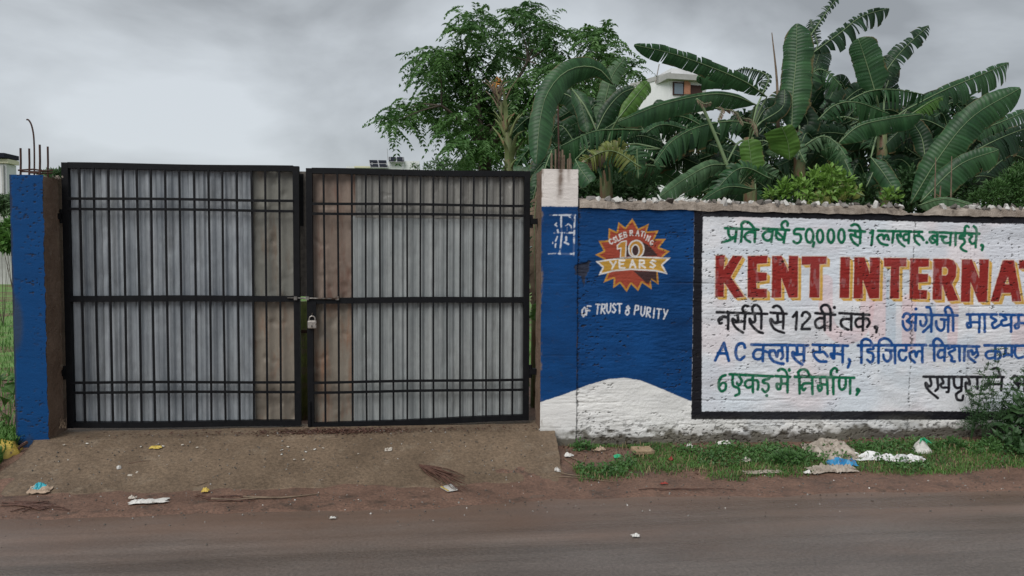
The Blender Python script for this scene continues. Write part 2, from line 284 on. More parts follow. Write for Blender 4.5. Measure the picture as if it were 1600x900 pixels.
skirt([j*nx+nx-1 for j in range(ny)]); skirt([j*nx for j in range(ny)][::-1]); skirt(list(range(nx))[::-1], 0.05)
tag(obj('driveway_ramp', np.array(Vl), Fq, M['ramp'], None, True), kind='structure')
def surf_z(x, y):
    if -2.8 < x < 0.92 and y > -0.72: return float(ramp_z(x, -0.1+(y+0.1)/0.6*0.58 if y < -0.1 else y)+0.008)
    return max(0.0, float(ground_z(x, y)))
def on_ground(px, py):
    z = 0.0
    for _ in range(12):
        p = atz(px, py, z); z = 0.5*z+0.5*surf_z(p[0], p[1])
    return np.array([p[0], p[1], surf_z(p[0], p[1])])

# ================================================================== PAINTED WALL
GX = np.concatenate([np.arange(0.815, 4.92, 0.0046), np.arange(4.93, 6.8, 0.03)]); NZ = 452
def wtop(X): return 1.905-0.0092*(X-1.1)
VV = np.linspace(0, 1, NZ)
WX = np.repeat(GX[:, None], NZ, 1); WZ = np.where(WX < 1.1, 2.19, wtop(WX))*VV[None, :]
_d = np.stack([WX-CAM[0], np.full_like(WX, -CAM[1]), WZ-CAM[2]], -1); _den = _d@fw
U = 800+F*(_d@rt2)/_den; VP = 450-F*(_d@up2)/_den
paint = np.zeros(WX.shape+(3,)); PID = np.zeros(WX.shape, int)
cur = [0]
C_BLUE = (0.001, 0.046, 0.168); C_WHITE = (0.77, 0.78, 0.81); C_BLACK = (0.010, 0.010, 0.014)
C_RED = (0.27, 0.024, 0.020); C_YEL = (0.62, 0.37, 0.075); C_CREAM = (0.72, 0.55, 0.42); C_GREEN = (0.003, 0.135, 0.062); C_TBLUE = (0.006, 0.072, 0.27)
C_DARK = (0.035, 0.032, 0.032)
wearN = fbm(WX*16, WZ*34, 2, 4); brk = fbm(WX*60, WZ*70, 4, 3)
def sub(u0, u1, v0, v1, pad=4):
    a = at(u0-pad, (v0+v1)/2, 0)[0]; b = at(u1+pad, (v0+v1)/2, 0)[0]
    i0 = max(0, np.searchsorted(GX, a-0.02)); i1 = min(len(GX), np.searchsorted(GX, b+0.02)+1)
    if i1 <= i0: return None
    return slice(i0, i1)
def blend(sl, al, c, w=1.0):
    al = np.clip(al*w, 0, 1)
    paint[sl] = paint[sl]*(1-al[..., None])+np.array(c)*al[..., None]
    if cur[0]: PID[sl][al > 0.5] = cur[0]
def seg_d(u, v, a, b):
    ax, ay = a; bx, by = b; dx, dy = bx-ax, by-ay; L2 = dx*dx+dy*dy+1e-9
    t = np.clip(((u-ax)*dx+(v-ay)*dy)/L2, 0, 1); return np.hypot(u-ax-t*dx, v-ay-t*dy), t
def stroke(P, w, c, w2=None, wear=0.0, soft=0.55):
    us = [p[0] for p in P]; vs_ = [p[1] for p in P]; sl = sub(min(us), max(us), min(vs_), max(vs_), 6)
    if sl is None: return
    u, v = U[sl], VP[sl]; best = np.full(u.shape, 1e9)
    jit = (brk[sl]-0.5)*0.9
    for k, (a, b) in enumerate(zip(P[:-1], P[1:])):
        d, t = seg_d(u, v, a, b); ww = w if w2 is None else w+(w2-w)*(k+t)/(len(P)-1)
        best = np.minimum(best, d-ww/2)
    al = sstep(soft, -soft, best+jit)
    if wear: al = al*(1-sstep(0.62-wear*0.3, 0.70-wear*0.3, wearN[sl])*0.9)
    blend(sl, al, c)
def polyd(u, v, P):
    best = np.full(u.shape, 1e9); ins = np.zeros(u.shape, bool)
    for a, b in zip(P, P[1:]+P[:1]):
        d, _ = seg_d(u, v, a, b); best = np.minimum(best, d)
        c = ((a[1] > v) != (b[1] > v)) & (u < (b[0]-a[0])*(v-a[1])/((b[1]-a[1]) or 1e-9)+a[0]); ins ^= c
    return np.where(ins, -best, best)
def poly(P, c, grow=0.0, al0=1.0, soft=0.55, jit=0.7):
    us = [p[0] for p in P]; vs_ = [p[1] for p in P]; sl = sub(min(us), max(us), min(vs_), max(vs_), 6)
    if sl is None: return
    blend(sl, sstep(soft, -soft, polyd(U[sl], VP[sl], P)-grow+(brk[sl]-0.5)*jit), c, al0)
def dot(p, r, c): stroke([p, (p[0]+0.1, p[1])], 2*r, c)
def mp_(ox, oy, s):
    return lambda P: [(ox+x/s, oy+y/s) for x, y in P]
def smooth(P, n=5):
    if len(P) < 3: return P
    return [(q[0], q[1]) for q in curve([(a, b, 0) for a, b in P], n*(len(P)-1))]
ALL = (slice(0, None),)
# --- grounds
C_WBASE = (0.80, 0.795, 0.775)
tone = fbm(WX*1.6+5, WZ*2.2+3, 1, 4)
paint[:] = np.array(C_WBASE)
hill = [(820, 634), (843, 628), (880, 616), (920, 601), (950, 592.5), (975, 590.5), (1000, 594), (1030, 606), (1060, 619), (1095, 633)]
blue_poly = [(846, 322.5), (904, 323)]+[(906, 318), (1100, 322), (1100, 634)]+hill[::-1]+[(820, 322.5)]
poly(blue_poly, C_BLUE, jit=1.2)
bt = (0.55+0.62*fbm(WX*3.1+2, WZ*4.3+6, 3, 4)+0.28*fbm(WX*9, WZ*26, 5, 3))[..., None]; isb = (paint[..., 2] > 3*paint[..., 0])[..., None]; paint[:] = np.where(isb, paint*bt+np.array((.006, .008, .01))*(bt-.9), paint).clip(0.0005, 1)
# white panel of the sign: chalky, pink and pale blue remains of older lettering
sgn = [(1085, 327), (1440, 333), (1900, 344), (1900, 658), (1400, 655), (1080, 655)]
cur[0] = 0; poly(sgn, C_WHITE)
mk = (U > 1095) & (VP > 338) & (VP < 646)
pk = sstep(0.44, 0.6, fbm(WX*2.3+9, WZ*2.0+1, 3, 3))*mk
paint[:] = paint*(1-0.55*pk[..., None])+np.array((0.77, 0.68, 0.70))*0.55*pk[..., None]
bl = sstep(0.48, 0.64, fbm(WX*2.1+29, WZ*2.6+11, 5, 3))*mk
paint[:] = paint*(1-0.55*bl[..., None])+np.array((0.60, 0.68, 0.76))*0.55*bl[..., None]
C_GP = (0.74, 0.50, 0.52); C_GB = (0.42, 0.54, 0.64)
for P, c, w in [(smooth([(1290, 440), (1292, 500), (1310, 524), (1335, 524), (1352, 500), (1358, 440)]), C_GP, 22), ([(1372, 440), (1371, 522)], C_GP, 26), ([(1392, 440), (1391, 540)], C_GB, 16), ([(1420, 470), (1420, 540)], C_GP, 22), ([(1490, 480), (1488, 534)], C_GP, 16), ([(1593, 500), (1590, 540)], C_GP, 22), ([(1455, 480), (1453, 540)], C_GB, 14)]:
    sl = sub(min(p[0] for p in P)-w, max(p[0] for p in P)+w, 440, 540); best = np.full(U[sl].shape, 1e9)
    for a, b in zip(P[:-1], P[1:]): best = np.minimum(best, seg_d(U[sl], VP[sl], a, b)[0])
    blend(sl, sstep(w/2+1.5, w/2-1.5, best), c, 0.5)
g = mp_(1400, 530, 7.965)
for k in range(6): stroke(g([(470+k*55, 290), (475+k*55, 350)]), 2.2, (0.70, 0.71, 0.72)); stroke(g(smooth([(475+k*55, 300), (505+k*55, 290), (512+k*55, 345)])), 1.8, (0.68, 0.70, 0.71))
# black border
cur[0] = 1
poly([(1084, 327), (1440, 333), (1900, 344), (1900, 357), (1440, 346.5), (1200, 340), (1085, 338.5)], C_BLACK, jit=2.2)
poly([(1085, 327), (1099, 328), (1097, 400), (1096.5, 643), (1080, 655)], C_BLACK, jit=1.6)
poly([(1080, 643), (1400, 642), (1900, 645), (1900, 658), (1400, 656), (1080, 655.5)], C_BLACK, jit=1.6)
# --- stroke font for the small Latin words
FONT = {'A': [[(0, 0), (.5, 1), (1, 0)], [(.2, .38), (.8, .38)]], 'B': [[(0, 0), (0, 1), (.7, .95), (.75, .6), (0, .52), (.85, .45), (.85, .05), (0, 0)]], 'C': [[(1, .85), (.6, 1), (.1, .75), (.05, .3), (.45, 0), (.95, .15)]],
 'E': [[(.9, 1), (0, 1), (0, 0), (.9, 0)], [(0, .52), (.7, .52)]], 'F': [[(.9, 1), (.05, 1), (0, 0)], [(0, .52), (.7, .52)]], 'G': [[(1, .8), (.6, 1), (.1, .75), (.05, .3), (.5, 0), (.95, .3), (.6, .42)]], 'I': [[(.5, 0), (.5, 1)]],
 'L': [[(0, 1), (0, 0), (.85, 0)]], 'N': [[(0, 0), (0, 1), (.9, 0), (.9, 1)]], 'O': [[(.5, 1), (.05, .7), (.1, .2), (.5, 0), (.95, .3), (.9, .8), (.5, 1)]], 'P': [[(0, 0), (.1, 1), (.8, .95), (.85, .55), (.1, .45)]], 'R': [[(0, 0), (.05, 1), (.8, .95), (.8, .55), (.1, .48), (.95, 0)]],
 'S': [[(.95, .85), (.5, 1), (.1, .75), (.5, .52), (.9, .28), (.5, 0), (.05, .15)]], 'T': [[(0, 1), (1, 1)], [(.5, 1), (.5, 0)]], 'U': [[(0, 1), (.05, .25), (.5, 0), (.9, .25), (.95, 1)]], 'Y': [[(0, 1), (.5, .5)], [(1, 1), (.3, 0)]], '&': [[(.95, .75), (.5, 1), (.2, .8), (.75, .55), (.95, .25), (.5, 0), (.05, .2), (.2, .5), (.75, .55)]]}
def glyph(ch, cx, cy, w, h, rot, lw, c):
    ca, sa = math.cos(rot), math.sin(rot)
    for s in FONT[ch]:
        P = []
        for x, y in s:
            a, b = (x-.5)*w, -(y-.5)*h; P.append((cx+a*ca-b*sa, cy+a*sa+b*ca))
        stroke(P, lw, c)
# --- emblem
cur[0] = 2
A_ = mp_(920, 335, 11.25); B_ = mp_(920, 395, 8.18)
star = A_([(765, 70), (870, 250), (1055, 165), (1020, 300), (1230, 280), (1155, 430), (1355, 430), (1240, 580), (1425, 650), (1310, 740)])+B_([(880, 250), (895, 410), (790, 340), (805, 470), (680, 385), (630, 490), (540, 400), (485, 500), (400, 390), (310, 455), (320, 330), (190, 380), (240, 260)])+A_([(270, 790), (110, 710), (260, 640), (170, 465), (340, 455), (350, 245), (490, 305), (520, 135), (640, 230)])
C_OR = (0.50, 0.25, 0.045); C_ORED = (0.33, 0.060, 0.035); C_BRN = (0.055, 0.028, 0.028); C_W2 = (0.68, 0.66, 0.63); C_OCH = (0.50, 0.285, 0.045)
poly(star, C_OR); poly(star, C_ORED, -2.6)
poly(A_([(935, 480), (1010, 520), (1090, 575), (1215, 725), (900, 745), (640, 740), (520, 640), (650, 560)]), C_BRN)
poly(B_([(570, 232), (862, 238), (868, 375), (800, 330), (775, 380), (735, 385)]), C_BRN)
one = A_([(500, 545), (575, 480), (660, 465), (645, 760), (555, 760), (565, 590), (505, 610)]); poly(one, C_W2, 0.9); poly(one, C_OR, -0.9)
def ell(cx, cy, rx_, ry_, k=22): return [(cx+rx_*math.cos(2*math.pi*i/k), cy+ry_*math.sin(2*math.pi*i/k)) for i in range(k)]
poly(A_(ell(835, 610, 146, 165)), C_W2); poly(A_(ell(835, 610, 120, 140)), C_OR); poly(A_(ell(820, 635, 76, 112)), C_W2); poly(A_(ell(820, 635, 55, 90)), C_BRN)
ban = B_([(95, 110), (350, 72), (620, 48), (1040, 65), (938, 155), (1000, 270), (860, 235), (540, 215), (320, 235), (130, 282), (180, 185)])
poly(ban, C_W2, 0.5); poly(ban, C_OCH, -1.9)
for ch, x, y, rr in zip('CSLEBRATING', [385, 455, 515, 570, 645, 750, 860, 940, 985, 1045, 1105], [480, 450, 415, 385, 355, 325, 330, 345, 370, 420, 500], [-.5, -.45, -.4, -.35, -.2, -.05, .1, .25, .3, .4, .2]):
    p = A_([(x, y)])[0]; glyph(ch, p[0], p[1], 4.6, 8.0, rr, 1.7, C_W2)
for ch, x, y in zip('YEARS', [310, 428, 560, 685, 818], [158, 146, 142, 142, 143]):
    p = B_([(x, y)])[0]; glyph(ch, p[0], p[1], 9.0, 11.5, -0.02, 2.7, (0.74, 0.71, 0.66))
cur[0] = 3
g = mp_(840, 470, 4)
for ch, x, y, rr in zip('OFTRUST&PURITY', [290, 320, 375, 412, 445, 478, 512, 562, 620, 658, 695, 727, 757, 797], [70, 62, 52, 50, 47, 46, 48, 60, 58, 66, 71, 76, 80, 85], [.1, .1, .1, .1, .05, 0, 0, .1, .12, .1, .1, .1, .1, .15]):
    p = g([(x, y)])[0]; glyph(ch, p[0], p[1], 6.4, 14.5, rr, 2.3, (0.66, 0.68, 0.72))
# --- stencil box on the pillar
cur[0] = 4
g = mp_(845, 325, 11.25); cw = (0.62, 0.66, 0.72)
for P, w, we in [([(150, 125), (280, 125)], 2.0, .5), ([(315, 125), (600, 128)], 2.6, .2), ([(590, 125), (570, 830)], 2.6, .25), ([(130, 805), (260, 800)], 1.6, .5), ([(310, 800), (570, 812)], 2.8, .3), ([(355, 130), (350, 300), (365, 430), (330, 800)], 2.6, .2), ([(230, 435), (380, 435)], 1.8, .4), ([(415, 435), (560, 435)], 2.6, .2), ([(270, 265), (245, 295), (280, 325)], 1.9, 0), ([(290, 385), (300, 430)], 2.4, 0), ([(285, 505), (255, 580)], 2.2, 0), ([(255, 630), (250, 690)], 2.2, 0), ([(430, 310), (480, 280), (530, 320), (535, 400)], 2.0, .1), ([(440, 510), (440, 570)], 3.0, 0), ([(415, 605), (480, 635)], 3.0, 0), ([(455, 340), (455, 390)], 1.0, .2), ([(205, 600), (205, 625)], 1.4, 0), ([(490, 150), (560, 215)], 1.4, .2)]:
    stroke(g(P), w, cw, wear=we)
# --- lettering
def letters(pid, g, c, w, heads, strokes, dots=()):
    cur[0] = pid
    w = w*1.12
    for a, b in heads: stroke(g([a, b]), w*0.98, c)
    for s in strokes: stroke(g(smooth(s)), w, c, w*0.92)
    for p, r in dots: dot(g([p])[0], r, c)
def E_(cx, cy, rx_, ry_): return ell(cx, cy, rx_, ry_, 14)+[(cx+rx_, cy)]
gA = mp_(1120, 340, 10)
letters(5, gA, C_GREEN, 4.3, [((130, 165), (650, 188)), ((725, 172), (1130, 195))], [
 [(180, 180), (185, 265), (225, 312), (295, 290)], [(310, 170), (285, 372)], [(285, 305), (190, 355), (90, 385)], [(395, 170), (378, 375)], [(390, 160), (385, 105), (430, 65), (500, 78), (555, 130), (595, 185)],
 [(602, 190), (590, 382)], [(590, 235), (500, 228), (440, 275), (452, 335), (520, 382)], [(872, 190), (850, 382)], [(862, 225), (780, 218), (722, 270), (740, 335), (800, 360), (855, 325)],
 [(1072, 200), (1045, 388)], [(930, 200), (925, 290), (965, 340), (1050, 345)], [(945, 230), (1045, 320)], [(1048, 190), (1012, 130), (1030, 78), (1075, 58), (1108, 90), (1103, 125)],
 [(1360, 182), (1235, 182), (1210, 250), (1290, 262), (1318, 320), (1290, 382), (1240, 400), (1200, 370)], E_(1450, 285, 58, 105), [(1520, 390), (1505, 450)]])
gB = mp_(1250, 340, 10)
letters(5, gB, C_GREEN, 4.3, [((770, 200), (1015, 220)), ((1220, 208), (1740, 218))], [
 E_(315, 290, 48, 98), E_(485, 288, 50, 104), E_(650, 286, 48, 104), [(950, 205), (938, 400)], [(805, 125), (850, 105), (910, 125), (948, 200)], [(865, 205), (872, 288), (945, 312)], [(872, 290), (800, 268), (795, 312), (840, 388), (905, 433)],
 [(1100, 240), (1140, 208)], [(1140, 205), (1118, 430)], [(1460, 218), (1440, 392)], [(1240, 275), (1208, 312), (1240, 380), (1300, 418), (1365, 430)], [(1240, 275), (1288, 270), (1310, 335)], [(1310, 335), (1326, 283), (1362, 275), (1388, 345)]])
gC = mp_(1400, 340, 10)
letters(5, gC, C_GREEN, 4.2, [((280, 222), (410, 222)), ((530, 228), (1305, 252))], [
 [(60, 225), (75, 295), (20, 265), (25, 335), (65, 400), (130, 448)], [(205, 222), (195, 400)], [(195, 262), (125, 272), (120, 345), (190, 350)], [(350, 225), (358, 272), (295, 285)], [(288, 275), (292, 335), (325, 392), (365, 425)], [(340, 282), (400, 300), (432, 350)],
 [(652, 232), (645, 422)], [(648, 290), (580, 288), (532, 340), (570, 395), (640, 372)], [(575, 325), (620, 360)], [(700, 292), (792, 300)], [(770, 300), (725, 335), (762, 392), (848, 392)], [(862, 240), (845, 428)], [(937, 240), (930, 428)],
 [(1075, 245), (1072, 283), (1010, 285), (1002, 322), (1060, 335), (1075, 390), (1030, 440), (1012, 470), (1050, 508), (1100, 528)], [(1080, 240), (1080, 165), (1110, 132), (1140, 150)], [(1140, 270), (1188, 292), (1150, 350), (1190, 408), (1245, 388)], [(1262, 250), (1245, 462)], [(1222, 138), (1255, 172), (1266, 245)], [(1345, 430), (1362, 445), (1345, 510)]], [((485, 390), 2.6), ((1343, 432), 2.8)])
# headline block capitals
cur[0] = 6
gK = mp_(1110, 390, 8); gI = mp_(1300, 390, 9); gR = mp_(1440, 390, 9)
BIG = [(gK, [(65, 72), (180, 72), (165, 250), (280, 75), (400, 80), (255, 340), (425, 590), (300, 605), (170, 410), (165, 592), (60, 590)]),
 (gK, [(465, 80), (715, 75), (705, 172), (580, 180), (578, 280), (705, 290), (700, 385), (575, 405), (575, 490), (705, 490), (705, 600), (465, 600)]),
 (gK, [(770, 80), (890, 80), (975, 270), (980, 78), (1095, 80), (1090, 600), (980, 600), (885, 350), (885, 600), (765, 600)]),
 (gK, [(1140, 85), (1455, 85), (1450, 180), (1365, 182), (1360, 600), (1235, 600), (1248, 188), (1140, 190)]),
 (gI, [(118, 105), (252, 108), (240, 680), (105, 680)]), (gI, [(315, 108), (460, 108), (530, 340), (535, 112), (675, 112), (660, 685), (525, 688), (432, 430), (430, 685), (300, 688)]),
 (gI, [(728, 118), (1050, 118), (1045, 240), (945, 240), (940, 688), (810, 688), (825, 240), (728, 240)]), (gI, [(1100, 125), (1365, 128), (1360, 240), (1215, 245), (1215, 335), (1350, 345), (1345, 455), (1210, 465), (1210, 565), (1335, 570), (1330, 700), (1085, 690)]),
 (gR, [(165, 130), (380, 130), (450, 155), (490, 230), (480, 380), (425, 480), (520, 715), (370, 725), (285, 490), (280, 705), (150, 705)]),
 (gR, [(565, 138), (705, 138), (808, 400), (812, 138), (945, 138), (918, 735), (800, 738), (690, 460), (680, 735), (550, 735)]),
 (gR, [(1140, 148), (1295, 148), (1400, 725), (1270, 730), (1250, 610), (1120, 610), (1085, 730), (965, 732)]), (gR, [(1365, 150), (1680, 152), (1680, 270), (1590, 270), (1590, 740), (1460, 740), (1470, 268), (1365, 270)])]
for gg, P in BIG:
    Q = gg(P)
    for k in (0.4, 0.7, 1.0): poly([(x+5.2*k, y+4.6*k) for x, y in Q], C_YEL)
for gg, P in BIG: poly(gg(P), C_CREAM, 0.9, 0.85)
for gg, P in BIG: poly(gg(P), C_RED)
for P in (gR([(285, 245), (340, 245), (370, 280), (365, 340), (340, 365), (282, 365)]), gR([(1210, 380), (1230, 485), (1170, 485)])): poly(P, C_CREAM); poly(P, C_YEL, -1.0)
gD = mp_(1110, 475, 10)
letters(7, gD, C_BLACK, 4.3, [((105, 128), (885, 155)), ((940, 135), (1190, 155))], [
 [(285, 140), (277, 392)], [(277, 212), (185, 202), (128, 250), (150, 305), (180, 295)], [(130, 260), (180, 240)], [(425, 150), (430, 282), (352, 230), (355, 290), (400, 370), (510, 448)], [(400, 285), (540, 272)], [(547, 140), (530, 392)], [(520, 130), (503, 72), (540, 25), (592, 35)],
 [(692, 150), (700, 260), (658, 285), (615, 232), (620, 290), (690, 380), (760, 435), (820, 455)], [(797, 150), (795, 383)], [(665, 135), (655, 65), (700, 18), (760, 42), (798, 115)],
 [(1042, 150), (1050, 280), (1000, 295), (945, 235), (945, 300), (1000, 388), (1080, 430), (1150, 450)], [(1000, 290), (1140, 275)], [(1142, 150), (1135, 383)], [(980, 50), (1030, 27), (1090, 52), (1132, 130)],
 [(1290, 200), (1345, 135)], [(1350, 128), (1340, 400)], [(1432, 185), (1450, 140), (1500, 127), (1550, 165), (1545, 220), (1440, 330)], [(1440, 330), (1428, 388)], [(1425, 390), (1555, 392)]])
gE = mp_(1260, 475, 10)
letters(7, gE, C_BLACK, 4.3, [((145, 143), (450, 168)), ((520, 143), (980, 170))], [
 [(282, 150), (285, 408)], [(280, 230), (200, 222), (142, 275), (152, 350), (205, 378), (278, 345)], [(377, 160), (375, 408)], [(258, 132), (228, 72), (260, 22), (320, 17), (365, 62), (382, 145)],
 [(702, 150), (702, 402)], [(695, 235), (575, 235), (537, 290), (570, 358), (655, 402)], [(887, 150), (880, 412)], [(880, 230), (800, 232), (765, 292), (800, 358), (872, 345)], [(890, 232), (950, 228), (985, 290), (950, 358)], [(1105, 370), (1088, 440)]], [((435, 55), 2.8), ((1080, 365), 3.6)])
gF = mp_(1400, 475, 7.965)
letters(8, gF, C_TBLUE, 4.3, [((205, 130), (765, 142)), ((880, 130), (1250, 130)), ((1290, 132), (1655, 138))], [
 [(85, 165), (110, 122), (160, 125), (175, 170), (135, 212)], [(135, 212), (185, 255), (175, 308), (130, 325), (90, 270), (82, 215)], [(150, 215), (245, 235)], [(247, 140), (240, 328)], [(370, 150), (380, 212), (350, 270), (310, 262), (302, 212)], [(447, 140), (440, 343)], [(440, 255), (340, 348)], [(380, 42), (420, 47), (442, 125)],
 [(500, 215), (510, 290), (560, 333), (600, 290), (602, 200)], [(560, 190), (650, 200)], [(652, 150), (650, 343)], [(710, 150), (712, 333)], [(622, 122), (610, 62), (645, 37), (680, 62), (706, 125)],
 [(922, 140), (922, 228), (882, 242), (895, 290), (930, 283), (932, 232), (1035, 226)], [(1037, 140), (1035, 352)], [(1100, 140), (1105, 348)], [(1190, 140), (1182, 165), (1245, 205), (1195, 245), (1220, 298), (1290, 262)],
 [(1330, 140), (1370, 188), (1310, 212), (1330, 270), (1430, 248)], [(1432, 140), (1430, 343)], [(1522, 140), (1522, 238), (1480, 260), (1490, 300), (1525, 290), (1527, 240), (1640, 240)], [(1642, 140), (1640, 348)]], [((245, 60), 2.6)])
gG = mp_(1110, 530, 10); gH = mp_(1260, 530, 10); gJ = mp_(1400, 530, 7.965)
letters(9, gG, C_TBLUE, 4.6, [((645, 85), (1525, 98))], [
 [(212, 62), (75, 330)], [(212, 62), (290, 338)], [(120, 220), (265, 222)], [(540, 130), (520, 78), (465, 66), (412, 110), (396, 200), (420, 298), (470, 322), (530, 272)], [(827, 100), (820, 342)], [(820, 170), (720, 168), (672, 230), (690, 298), (750, 313), (815, 285)], [(830, 180), (900, 205)],
 [(935, 180), (925, 250), (980, 338), (1060, 373), (1145, 385)], [(940, 190), (1000, 182), (1040, 270)], [(1040, 270), (1062, 185), (1120, 192), (1135, 268), (1110, 308)], [(1120, 110), (1122, 190)], [(1205, 105), (1205, 342)], [(1352, 105), (1357, 240), (1290, 202), (1290, 260), (1350, 338), (1435, 398)], [(1330, 242), (1460, 232)], [(1467, 110), (1460, 348)]])
letters(9, gH, C_TBLUE, 4.5, [((100, 88), (645, 102)), ((805, 97), (1870, 92))], [
 [(205, 100), (205, 190), (130, 205)], [(108, 175), (120, 260), (200, 342), (310, 350)], [(200, 205), (270, 200), (330, 268)], [(432, 105), (432, 220), (382, 230), (400, 280), (432, 298), (442, 232), (575, 238)], [(567, 110), (565, 363)], [(665, 315), (680, 350), (650, 438)],
 [(860, 100), (860, 368)], [(860, 90), (867, 30), (920, -3), (990, 22), (1030, 92)], [(1040, 110), (1038, 150), (962, 162), (962, 200), (1030, 222), (1045, 300), (1008, 362), (952, 322)], [(1125, 100), (1125, 368)], [(1125, 90), (1142, 22), (1210, -12), (1290, 12), (1345, 92)],
 [(1240, 167), (1390, 182)], [(1312, 182), (1320, 290), (1262, 348), (1212, 300), (1200, 240)], [(1382, 110), (1385, 373)], [(1560, 110), (1553, 178), (1472, 172), (1442, 240), (1470, 318), (1530, 328), (1560, 282)]])
letters(9, gJ, C_TBLUE, 4.4, [((425, 77), (1035, 92)), ((1105, 77), (1700, 82))], [
 [(172, 175), (178, 232), (235, 290)], [(180, 170), (235, 152), (250, 215)], [(250, 215), (275, 155), (325, 150)], [(327, 92), (330, 288)], [(475, 80), (480, 268)], [(470, 70), (472, 22), (510, -8), (560, 22), (592, 75)], [(612, 90), (605, 268)], [(605, 140), (550, 140), (522, 190), (545, 233), (600, 218)],
 [(655, 115), (710, 97), (733, 130), (660, 170), (700, 228), (690, 268), (735, 278)], [(790, 92), (795, 268)], [(857, 92), (850, 268)], [(900, 150), (907, 220), (985, 288)], [(905, 150), (945, 142), (960, 190), (1005, 152), (1020, 200), (990, 228)], [(1002, 92), (1005, 150)],
 [(1237, 90), (1235, 268)], [(1235, 150), (1150, 152), (1117, 190), (1150, 238), (1230, 226)], [(1240, 150), (1290, 162), (1300, 220), (1270, 248)], [(1362, 90), (1362, 188), (1342, 215)], [(1350, 195), (1440, 195)], [(1442, 92), (1442, 215)], [(1482, 90), (1482, 190), (1520, 233), (1600, 215)], [(1622, 90), (1620, 278)]])
letters(10, gG, C_GREEN, 4.3, [((300, 548), (980, 582)), ((1025, 578), (1250, 592)), ((1325, 590), (1500, 592))], [
 [(235, 562), (170, 592), (132, 680), (142, 780), (182, 813), (233, 780), (240, 702), (190, 682), (150, 722)], [(350, 570), (352, 718), (440, 768), (450, 848), (390, 880)], [(450, 582), (490, 655), (450, 720), (418, 690)], [(662, 572), (665, 828)], [(660, 642), (582, 642), (542, 700), (582, 758), (652, 735)], [(670, 642), (738, 652), (752, 720), (740, 788)],
 [(917, 585), (915, 620), (832, 642), (832, 680), (900, 702), (910, 770), (860, 828), (812, 782)], [(1100, 590), (1110, 700), (1042, 702), (1047, 768), (1090, 778), (1112, 702), (1210, 702)], [(1212, 600), (1205, 833)], [(1062, 490), (1110, 467), (1170, 492), (1207, 570)], [(1392, 600), (1395, 848)], [(1390, 582), (1377, 512), (1440, 473), (1510, 492), (1552, 570)]], [((880, 880), 2.5), ((1235, 485), 2.8)])
letters(10, gH, C_GREEN, 4.3, [((-60, 588), (745, 602))], [
 [(92, 600), (95, 858)], [(85, 690), (-30, 692), (-68, 740), (-45, 800), (-15, 770)], [(217, 612), (217, 718), (177, 732), (202, 808), (237, 770), (237, 712), (320, 710)], [(322, 600), (330, 853)], [(417, 600), (420, 858)], [(387, 585), (382, 512), (430, 452), (475, 472), (475, 510)], [(512, 612), (512, 740), (552, 788), (610, 740), (612, 612)], [(682, 610), (682, 848)], [(825, 800), (782, 868)]], [((800, 790), 3.6)])
letters(11, gJ, C_BLACK, 4.2, [((345, 467), (1340, 472)), ((1570, 467), (1650, 470))], [
 [(422, 475), (440, 558), (410, 588), (375, 542), (370, 580), (420, 650), (520, 733)], [(517, 480), (522, 600), (490, 643)], [(572, 490), (592, 540), (560, 562), (572, 600), (640, 600)], [(662, 480), (655, 640), (630, 658)], [(722, 480), (727, 570), (760, 608), (820, 590)], [(822, 480), (812, 640)], [(812, 640), (752, 682), (762, 748), (820, 758), (835, 702)],
 [(902, 480), (920, 560), (870, 545), (880, 640), (960, 708)], [(1012, 480), (1015, 618)], [(1152, 480), (1150, 570), (1110, 588)], [(1110, 560), (1310, 560)], [(1320, 480), (1310, 638)], [(1202, 372), (1262, 362), (1302, 465)], [(1440, 490), (1480, 457), (1520, 490), (1480, 540)], [(1480, 540), (1530, 590), (1500, 638), (1450, 602)], [(1500, 545), (1595, 560)], [(1602, 472), (1600, 648)]])
cur[0] = 0
# --- relief of the plaster: trowel streaks, course lines, pits, joints
course = np.zeros_like(WX)
for zc in (0.215, 0.40, 0.585, 0.77, 0.955, 1.14, 1.325, 1.51, 1.695):
    zz = zc+0.02*(fbm(WX*1.3+zc*9, WX*0+zc*5, 2)-0.5)+0.012*(fbm(WX*9+zc*3, WX*0+1, 3)-0.5)
    prm = sstep(0.46, 0.68, fbm(WX*1.8+zc*20, WX*0+4, 6, 3))
    course = np.maximum(course, np.exp(-((WZ-zz)/0.006)**2)*prm)
vj = np.zeros_like(WX)
for xc, w in ((1.105, 0.9), (3.83, 1.0), (4.32, 0.35)):
    xx = xc+0.02*(fbm(WZ*8+xc, WZ*0+xc, 5)-0.5)+0.016*(fbm(WZ*50+xc, WZ*0+xc, 3)-0.5); wj = 0.005+0.022*np.maximum(0, fbm(WZ*11+xc*7, WZ*0+2, 4)-0.42); vj = np.maximum(vj, w*np.exp(-((WX-xx)/wj)**2)*sstep(0.46, 0.60, fbm(WX*70+xc*3, WZ*80, 7, 3)+0.25*(fbm(WZ*9+xc, WZ*0+5, 6)-0.5)))
streak = fbm(WX*14, WZ*75, 1, 4); big = fbm(WX*2.2, WZ*3.5, 6, 4)
blueonly = (U < 1085)
pit_th = 0.712-0.02*blueonly
pits = sstep(pit_th, pit_th+0.05, fbm(WX*34+50, WZ*88+7, 3, 4))*sstep(0.40, 0.6, fbm(WX*2.6+3, WZ*3.2+8, 4, 3))
low = sstep(0.34, 0.10, WZ)
pits = np.maximum(pits, low*sstep(0.58, 0.66, fbm(WX*42+1, WZ*58+2, 5, 4))*0.9)
pits = pits*np.where(WX < 1.095, 0.25, 1.0)
dpatch = sub(895, 925, 405, 448)
